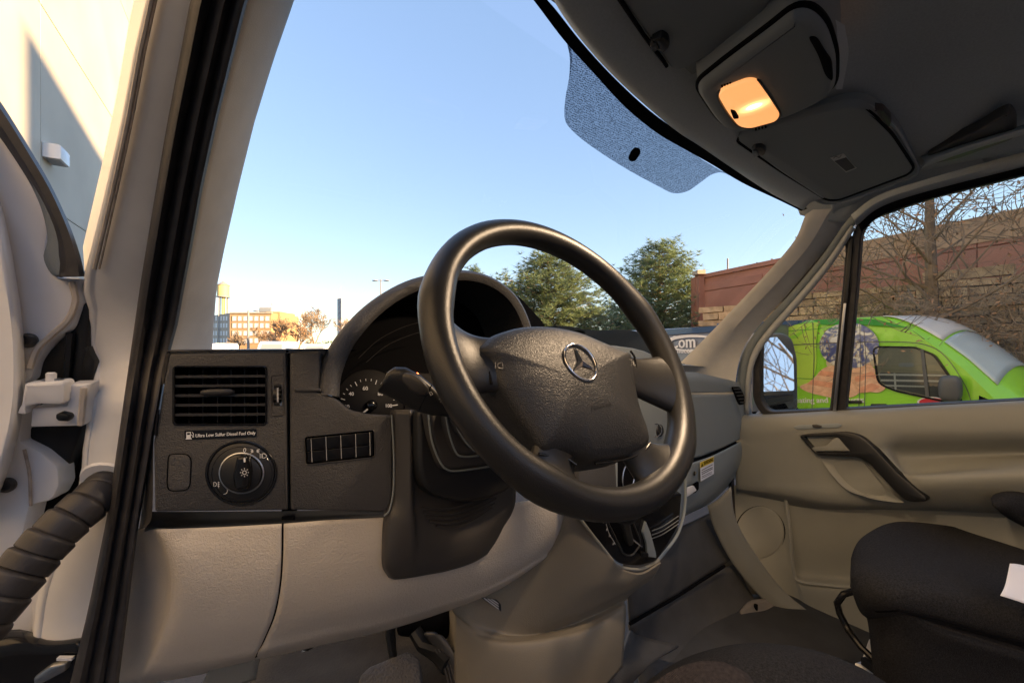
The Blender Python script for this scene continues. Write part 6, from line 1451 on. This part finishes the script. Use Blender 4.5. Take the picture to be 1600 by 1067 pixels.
# seat adjusting bar and slide rail
m = M(); m.tube([UD(*p) for p in ((1334, 923, 1.00), (1318, 928, 1.01), (1308, 942, 1.02), (1312, 958, 1.02), (1326, 985, 1.0), (1345, 1010, .97), (1368, 1032, .94))], .0075, 10); bar = part(m, 'adjusting_bar', 'gloss_black', ps)
m = M(); m.slab([UD(1358, 998, 1.03), UD(1366, 1000, 1.03), UD(1368, 1022, 1.02), UD(1348, 1026, 1.04)], (CAM-UD(1360, 1010, 1)).normalized(), .01, .002); part(m, 'tag', 'print_white', ps, smooth=0)
m = M(); m.slab([UD(1336, 1034, 1.0), UD(1350, 1030, 1.0), UD(1382, 1045, .97), UD(1382, 1064, .96), UD(1334, 1050, .99)], UP, .012, .003); rail = part(m, 'slide_rail', 'silver', ps)
m = M(); m.slab([UD(1345, 1024, .98), UD(1362, 1028, .97), UD(1390, 1050, .95), UD(1372, 1044, .96)], UP, .02, .004); part(m, 'rail_cover', 'black_plastic', ps)
# driver seat: only the front edge of the cushion shows
ds = empty('driver_seat', UD(1180, 1090, .65), parent=van); ds['label'] = 'dark plaid driver seat cushion at the bottom edge of the view'
m = M(); m.patch([[UD(985, 1090, .72), UD(1035, 1050, .74), UD(1090, 1022, .76), UD(1170, 1006, .77), UD(1260, 1014, .77), UD(1340, 1042, .76), UD(1420, 1090, .75)],
  [UD(1000, 1090, .68), UD(1045, 1056, .70), UD(1096, 1030, .71), UD(1172, 1014, .72), UD(1262, 1022, .72), UD(1344, 1052, .715), UD(1424, 1110, .70)],
  [UD(1010, 1110, .65), UD(1055, 1078, .66), UD(1104, 1055, .665), UD(1176, 1044, .67), UD(1264, 1054, .67), UD(1350, 1090, .665), UD(1430, 1150, .66)],
  [UD(1000, 1180, .60), UD(1060, 1150, .60), UD(1110, 1130, .605), UD(1180, 1120, .61), UD(1270, 1130, .61), UD(1360, 1170, .60), UD(1440, 1240, .60)]], 30, 40)
part(m, 'cushion', 'seat_fabric', ds, smooth=70, solid=.004)
m = M(); m.patch([[UD(1006, 1078, .645), UD(1050, 1048, .665), UD(1090, 1034, .675), UD(1130, 1034, .675)], [UD(1006, 1090, .63), UD(1056, 1062, .65), UD(1110, 1048, .655), UD(1170, 1056, .65)], [UD(1000, 1150, .585), UD(1060, 1120, .59), UD(1120, 1110, .59), UD(1200, 1110, .59)]], 16, 16); part(m, 'plaid_insert', 'seat_plaid', ds, smooth=70, solid=.003)

# paper lying on the passenger seat
m = M(); m.patch([[UD(1578, 880, .80), UD(1600, 883, .80), UD(1690, 905, .79)], [UD(1571, 912, .775), UD(1600, 918, .77), UD(1690, 940, .76)], [UD(1563, 930, .755), UD(1600, 942, .75), UD(1690, 972, .74)]], 10, 10)
m.build('paper_sheet', MT['paper'], None, smooth=60, solid=.0006, label='white paper sheet lying on the passenger seat cushion', category='paper')
# ================================================================== ROOF: HEADLINER, VISORS, LAMP CONSOLE
def UR(px, py, z): return UZ(px, py, z)
# header roll above the windscreen (its lit look put into a lighter colour) then the flat headliner
hdr = [[UR(843, -60, .43), UR(867, 0, .43), UR(905, 56, .43), UR(953, 111, .43), UR(1006, 161, .43), UR(1058, 204, .43), UR(1095, 228, .42), UR(1152, 267, .415), UR(1206, 302, .415), UR(1256, 328, .415)],
       [UR(846, -60, .395), UR(870, 0, .395), UR(908, 55, .395), UR(956, 110, .395), UR(1010, 160, .395), UR(1062, 202, .395), UR(1100, 225, .395), UR(1160, 262, .395), UR(1215, 296, .395), UR(1264, 318, .395)],
       [UR(856, -60, .388), UR(884, 0, .388), UR(922, 52, .388), UR(972, 108, .388), UR(1024, 154, .388), UR(1078, 192, .388), UR(1118, 216, .388), UR(1172, 250, .388), UR(1226, 284, .388), UR(1276, 312, .388)],
       [UR(905, -60, .392), UR(930, -5, .392), UR(962, 40, .392), UR(1004, 90, .392), UR(1060, 136, .392), UR(1110, 176, .392), UR(1140, 205, .392), UR(1190, 238, .392), UR(1246, 274, .392), UR(1300, 305, .392)],
       [UR(955, -60, .405), UR(985, -20, .405), UR(1012, 20, .405), UR(1050, 70, .405), UR(1096, 116, .405), UR(1140, 160, .405), UR(1160, 196, .405), UR(1206, 226, .405), UR(1262, 262, .405), UR(1322, 298, .405)]]
for r_, (a, b_) in zip(hdr, (((.05, .30, .46), (.21, .352, .435)), ((.05, .29, .45), (.21, .345, .405)), ((.05, .27, .44), (.21, .33, .397)), ((.05, .20, .44), (.21, .28, .40)), ((.05, .10, .46), (.21, .19, .415)))):
    r_.insert(0, V((b_[0], b_[1], CAMZ+b_[2]))); r_.insert(0, V((a[0], a[1], CAMZ+a[2])))
m = M(); m.patch(hdr, 26, 58); hl0 = part(m, 'headliner', 'headliner', smooth=70, solid=.003, label='dark grey roof headliner above the windscreen')
m = M(); m.patch([[UR(940, -140, .415), UR(985, -22, .413), UR(1050, 66, .413), UR(1130, 150, .413), UR(1200, 222, .413), UR(1322, 298, .41)],
  [UR(1100, -160, .425), UR(1140, -40, .422), UR(1190, 40, .42), UR(1250, 110, .42), UR(1330, 180, .418), UR(1430, 268, .41)],
  [UR(1300, -160, .45), UR(1310, -40, .45), UR(1340, 40, .45), UR(1390, 110, .445), UR(1460, 170, .435), UR(1600, 236, .415)],
  [UR(1500, -160, .47), UR(1500, -40, .47), UR(1520, 40, .465), UR(1560, 110, .455), UR(1640, 170, .44), UR(1800, 215, .415)],
  [UR(1800, -260, .48), UR(1900, -140, .48), UR(1950, -20, .475), UR(2000, 60, .46), UR(2100, 130, .445), UR(2300, 170, .42)]], 44, 44)
part(m, 'roof_lining', 'headliner_shaded', hl0, smooth=70, solid=.003)
# upper lining back over the driver's head and door header on the driver's side
m = M(); m.patch([[V((-.10, .30, CAMZ+.44)), V((.3, .30, CAMZ+.50)), V((.8, .2, CAMZ+.52)), V((1.6, .1, CAMZ+.45))], [V((-.1, 0, CAMZ+.46)), V((.3, 0, CAMZ+.52)), V((.8, 0, CAMZ+.54)), V((1.62, 0, CAMZ+.47))], [V((-.1, -.35, CAMZ+.48)), V((.3, -.35, CAMZ+.54)), V((.8, -.35, CAMZ+.56)), V((1.62, -.35, CAMZ+.48))]], 8, 10); part(m, 'rear_lining', 'headliner', hl0, smooth=70, solid=.003)
# side roof rail at the passenger side, pocket and recess
m = M(); m.patch([[UX(1300, 312, 1.48), UX(1338, 310, 1.51), UX(1376, 286, 1.52), UX(1450, 250, 1.51), UX(1600, 204, 1.50), UX(1800, 150, 1.50)], [UX(1300, 330, 1.52), UX(1336, 328, 1.58), UX(1374, 308, 1.60), UX(1450, 284, 1.61), UX(1600, 244, 1.61), UX(1800, 190, 1.61)], [UX(1310, 345, 1.56), UX(1338, 340, 1.62), UX(1376, 318, 1.63), UX(1450, 292, 1.64), UX(1600, 252, 1.64), UX(1800, 200, 1.64)]], 12, 40); part(m, 'roof_rail_trim', 'headliner', smooth=70, solid=.004)
m = M(); m.patch([[UX(1228, 290, 1.44), UX(1280, 300, 1.47), UX(1330, 300, 1.50), UX(1400, 276, 1.53)], [UX(1240, 312, 1.46), UX(1286, 316, 1.50), UX(1338, 318, 1.54), UX(1400, 294, 1.57)], [UX(1250, 336, 1.49), UX(1290, 345, 1.53), UX(1336, 346, 1.58), UX(1392, 312, 1.61)]], 14, 20); part(m, 'corner_trim', 'headliner', smooth=70, solid=.004)
RZ = .412
def RPl(z): return PL(V((.5, .3, CAMZ+z)), V((1, .3, CAMZ+z)), V((.5, .6, CAMZ+z)))
# grab recess in the roof side
m = M(); m.slab(RPl(.405).loop(rnd([(1446, 244, 10), (1530, 205, 10), (1560, 186, 8), (1580, 178, 8), (1590, 196, 8), (1586, 218, 8), (1500, 248, 10), (1455, 258, 8)], 8)), V((0, 0, -1)), .02, .005); gr_ = part(m, 'grab_recess', 'dash_smooth', smooth=50)
m = M(); m.patch([[UR(1440, 262, .40), UR(1500, 240, .40), UR(1590, 212, .40), UR(1800, 150, .40)], [UR(1446, 254, .395), UR(1504, 232, .395), UR(1590, 206, .395), UR(1800, 145, .395)], [UR(1438, 246, .41), UR(1500, 226, .41), UR(1588, 200, .41), UR(1800, 140, .41)]], 10, 24); part(m, 'roof_ledge', 'headliner', smooth=70, solid=.003)
# driver's visor, tucked at the top edge
rec = rnd([(936, -50), (944, 4, 10), (1008, 92, 14), (1030, 118, 14), (1052, 128, 14), (1076, 124, 14), (1140, 88, 14), (1195, 50), (1260, -60)], 12)
P0 = RPl(.40); m = M(); m.slab(P0.loop(rec), P0.n, .02, .006); sv = part(m, 'sun_visor', 'visor_vinyl', smooth=50, label='driver sun visor folded up at the top edge of the view')
vis = rnd([(958, -60), (968, -2, 8), (1010, 55, 8), (1032, 84, 8), (1040, 98, 8), (1052, 112, 10), (1074, 108, 10), (1124, 78, 14), (1180, 42), (1250, -70)], 10)
P1 = RPl(.387); m = M(); m.slab(P1.loop(vis), P1.n, .015, .004); part(m, 'visor_panel', 'visor_vinyl', sv, smooth=50)
m = M(); m.tube(P1.loop(crp([(962, -10), (1008, 58), (1034, 92), (1042, 104)], 20), .001), .0025, 6); part(m, 'visor_gap', 'deep_black', sv)
P2c = RPl(.378); m = M(); m.slab(P2c.loop(rnd([(1018, 66, 3), (1034, 58, 3), (1044, 64, 3), (1047, 76, 4), (1036, 86, 4), (1024, 80, 3)], 3)), P2c.n, .012, .004); part(m, 'visor_clip', 'black_plastic', sv)
m = M(); m.slab(P2c.loop(rnd([(1015, 74), (1026, 68), (1031, 78), (1020, 84)], 2), .002), P2c.n, .012, .002); part(m, 'clip_cap', 'dash_smooth', sv)
# overhead console with the lamp
c_out = rnd([(1090, 148, 10), (1094, 136, 10), (1130, 108, 20), (1210, 50, 24), (1240, 26, 20), (1268, 26, 18), (1292, 50, 18), (1306, 96, 14), (1306, 140, 14), (1290, 158, 14), (1240, 182, 20), (1158, 209, 14), (1134, 206, 10), (1118, 190, 14)], 12)
P3 = RPl(.355); m = M(); L = P3.loop(c_out)
cL = sum(L, V())/len(L)
m.grid([[p+V((0, 0, .07))+(p-cL)*.07 for p in L], [p+V((0, 0, .02))+(p-cL)*.02 for p in L], [p+V((0, 0, .006)) for p in L], inset([p for p in L], P3.n, .006), [p-V((0, 0, .001)) for p in inset(L, P3.n, .014)]], cv=True); m.cap([p-V((0, 0, .001)) for p in inset(L, P3.n, .014)])
oc = part(m, 'overhead_console', 'visor_vinyl', smooth=50, label='overhead console with a lit cabin lamp')
m = M(); m.tube([p+V((0, 0, .012))+(p-cL)*.012 for p in L], .0035, 6, closed=True); part(m, 'console_gap', 'deep_black', oc)
m = M(); m.patch([[UR(1255, 40, .37), UR(1284, 22, .38), UR(1320, 40, .40)], [UR(1272, 70, .365), UR(1300, 62, .375), UR(1326, 80, .40)], [UR(1296, 110, .365), UR(1306, 100, .37), UR(1322, 110, .40)], [UR(1306, 140, .375), UR(1310, 140, .38), UR(1316, 140, .40)]], 16, 10); part(m, 'grip_scoop', 'headliner', oc, smooth=60)
m = M(); m.slab(RPl(.352).loop(rnd([(1262, 60, 8), (1276, 60, 8), (1300, 100, 8), (1302, 130, 8), (1290, 122, 8), (1278, 88, 10)], 8)), V((0, 0, -1)), .006, .002); part(m, 'grip_slot', 'deep_black', oc)
# the lamp: bright bulb glow behind a frosted lens
lens = rnd([(1122, 152, 7), (1128, 143, 6), (1168, 128, 8), (1183, 129, 8), (1202, 156, 10), (1219, 182, 6), (1212, 191, 7), (1172, 202, 8), (1154, 199, 8), (1136, 176, 12)], 8)
lm_ = bpy.data.materials.new('lamp_lens'); lm_.use_nodes = True; t = lm_.node_tree; b = t.nodes['Principled BSDF']
b.inputs['Base Color'].default_value = (.75, .62, .48, 1); b.inputs['Roughness'].default_value = .3
tc = t.nodes.new('ShaderNodeTexCoord'); mp = t.nodes.new('ShaderNodeMapping'); gd_ = t.nodes.new('ShaderNodeTexGradient'); gd_.gradient_type = 'SPHERICAL'
rp = t.nodes.new('ShaderNodeValToRGB'); e = rp.color_ramp.elements
e[0].position = 0; e[0].color = (.78, .30, .09, 1); e[1].position = .95; e[1].color = (7, 5, 2.4, 1); x = e.new(.38); x.color = (.95, .42, .14, 1); x = e.new(.68); x.color = (1.9, 1.05, .36, 1)
P4 = RPl(.348); LL = P4.loop(lens); mid = (V((min(p.x for p in LL), min(p.y for p in LL), 0))+V((max(p.x for p in LL), max(p.y for p in LL), 0)))/2
hot = P4.at(1178, 167); dirb = (P4.at(1195, 160)-P4.at(1160, 174)); ab = math.atan2(dirb.y, dirb.x)
mp.vector_type = 'TEXTURE'; mp.inputs['Location'].default_value = (hot.x-mid.x, hot.y-mid.y, 0); mp.inputs['Rotation'].default_value = (0, 0, ab)
hl2 = dirb.length*1.25; mp.inputs['Scale'].default_value = (hl2, hl2*.62, 1)
t.links.new(tc.outputs['Object'], mp.inputs[0]); t.links.new(mp.outputs[0], gd_.inputs[0]); t.links.new(gd_.outputs['Fac'], rp.inputs[0])
t.links.new(rp.outputs[0], b.inputs['Emission Color']); b.inputs['Emission Strength'].default_value = .16
MT['lamp_lens'] = lm_
m = M(); m.slab(LL, P4.n, .008, .002); lamp = part(m, 'lamp_lens', 'lamp_lens', oc, smooth=40, label='glowing amber cabin lamp lens')
m = M(); m.ring(P4.loop(lens, -.003), P4.n, .003, .006, .001); part(m, 'lamp_frame', 'dash_smooth', oc)
m = M(); m.slab(P4.loop(rnd([(1141, 174), (1149, 176), (1155, 186), (1146, 187)], 2), .003), P4.n, .006, .001); part(m, 'lamp_switch', 'deep_black', oc)
for k in range(4):
    m = M(); m.slab(P4.loop([(1126+k*4.4, 134-k*1.4), (1129+k*4.4, 133-k*1.4), (1131+k*4.4, 138.5-k*1.4), (1128.6+k*4.4, 139.5-k*1.4)], -.0055), P4.n, .002); part(m, 'vent_slit', 'deep_black', oc, smooth=0)
for k in range(4):
    m = M(); m.slab(P4.loop([(1180+k*5, 205-k*1.3), (1183+k*5, 204-k*1.3), (1182+k*5, 201-k*1.3), (1179.4+k*5, 202-k*1.3)], -.0055), P4.n, .002); part(m, 'vent_slit', 'deep_black', oc, smooth=0)
ld = bpy.data.lights.new('cabin_lamp_light', 'AREA'); ld.shape = 'RECTANGLE'; ld.size = .07; ld.size_y = .05; ld.energy = .5; ld.color = (1, .72, .46)
lo_ = bpy.data.objects.new('cabin_lamp_light', ld); COL.objects.link(lo_); lo_.location = P4.at(1172, 166, .006)
# passenger visor
rec2 = rnd([(1124, 220, 10), (1134, 216), (1160, 212, 8), (1275, 176, 14), (1325, 163, 16), (1356, 164, 16), (1384, 184, 14), (1404, 206, 10), (1436, 264, 8), (1430, 276, 8), (1312, 318, 8), (1284, 318, 8), (1210, 276, 20)], 10)
P5 = RPl(.398); m = M(); m.slab(P5.loop(rec2), P5.n, .02, .005); pv2 = part(m, 'sun_visor', 'visor_vinyl', smooth=50, label='passenger sun visor with a small printed label')
vis2 = rnd([(1151, 220, 8), (1158, 212, 8), (1270, 181, 10), (1325, 168, 12), (1348, 169, 12), (1366, 182, 10), (1394, 210, 10), (1428, 262, 6), (1420, 272, 8), (1312, 312, 6), (1292, 313, 8), (1220, 268, 20)], 8)
P6 = RPl(.386); m = M(); m.slab(P6.loop(vis2), P6.n, .014, .004); part(m, 'visor_panel', 'visor_vinyl', pv2, smooth=50)
m = M(); m.tube(P6.loop(vis2, -.004), .0035, 6, closed=True); part(m, 'visor_gap', 'deep_black', pv2)
m = M(); m.tube(P5.loop(rec2, -.003), .0035, 6, closed=True); part(m, 'recess_edge', 'headliner_shaded', pv2)
m = M(); m.slab(RPl(.378).loop(rnd([(1174, 238, 3), (1178, 232), (1190, 230, 4), (1198, 236, 4), (1194, 244, 3), (1182, 245, 3)], 3)), V((0, 0, -1)), .010, .003); part(m, 'visor_clip', 'black_plastic', pv2)
m = M(); m.slab(RPl(.374).loop(rnd([(1175, 240), (1183, 239), (1185, 245), (1178, 246)], 1)), V((0, 0, -1)), .006, .001); part(m, 'clip_cap', 'grey_plastic', pv2)
m = M(); m.slab(RPl(.380).loop(rnd([(1366, 172, 3), (1380, 174, 4), (1394, 190, 4), (1390, 200, 4), (1378, 192, 4)], 3)), V((0, 0, -1)), .012, .003); part(m, 'visor_pivot', 'black_plastic', pv2)
P7 = RPl(.3852); m = M(); m.slab(P7.loop([(1297, 247), (1318, 240), (1339, 263), (1322, 270)]), P7.n, .0006); vl = part(m, 'visor_label', 'print_grey', pv2, smooth=0)
m = M(); m.slab(P7.loop([(1304, 252.5), (1322, 246.5), (1336, 262.5), (1322, 268)], .0008), P7.n, .0004)
pline(m, P7, crp([(1302, 248), (1306, 245), (1311, 246.5), (1315, 242.5)], 12), 1.1, .0012); part(m, 'label_print', 'dash_smooth', pv2, smooth=0)
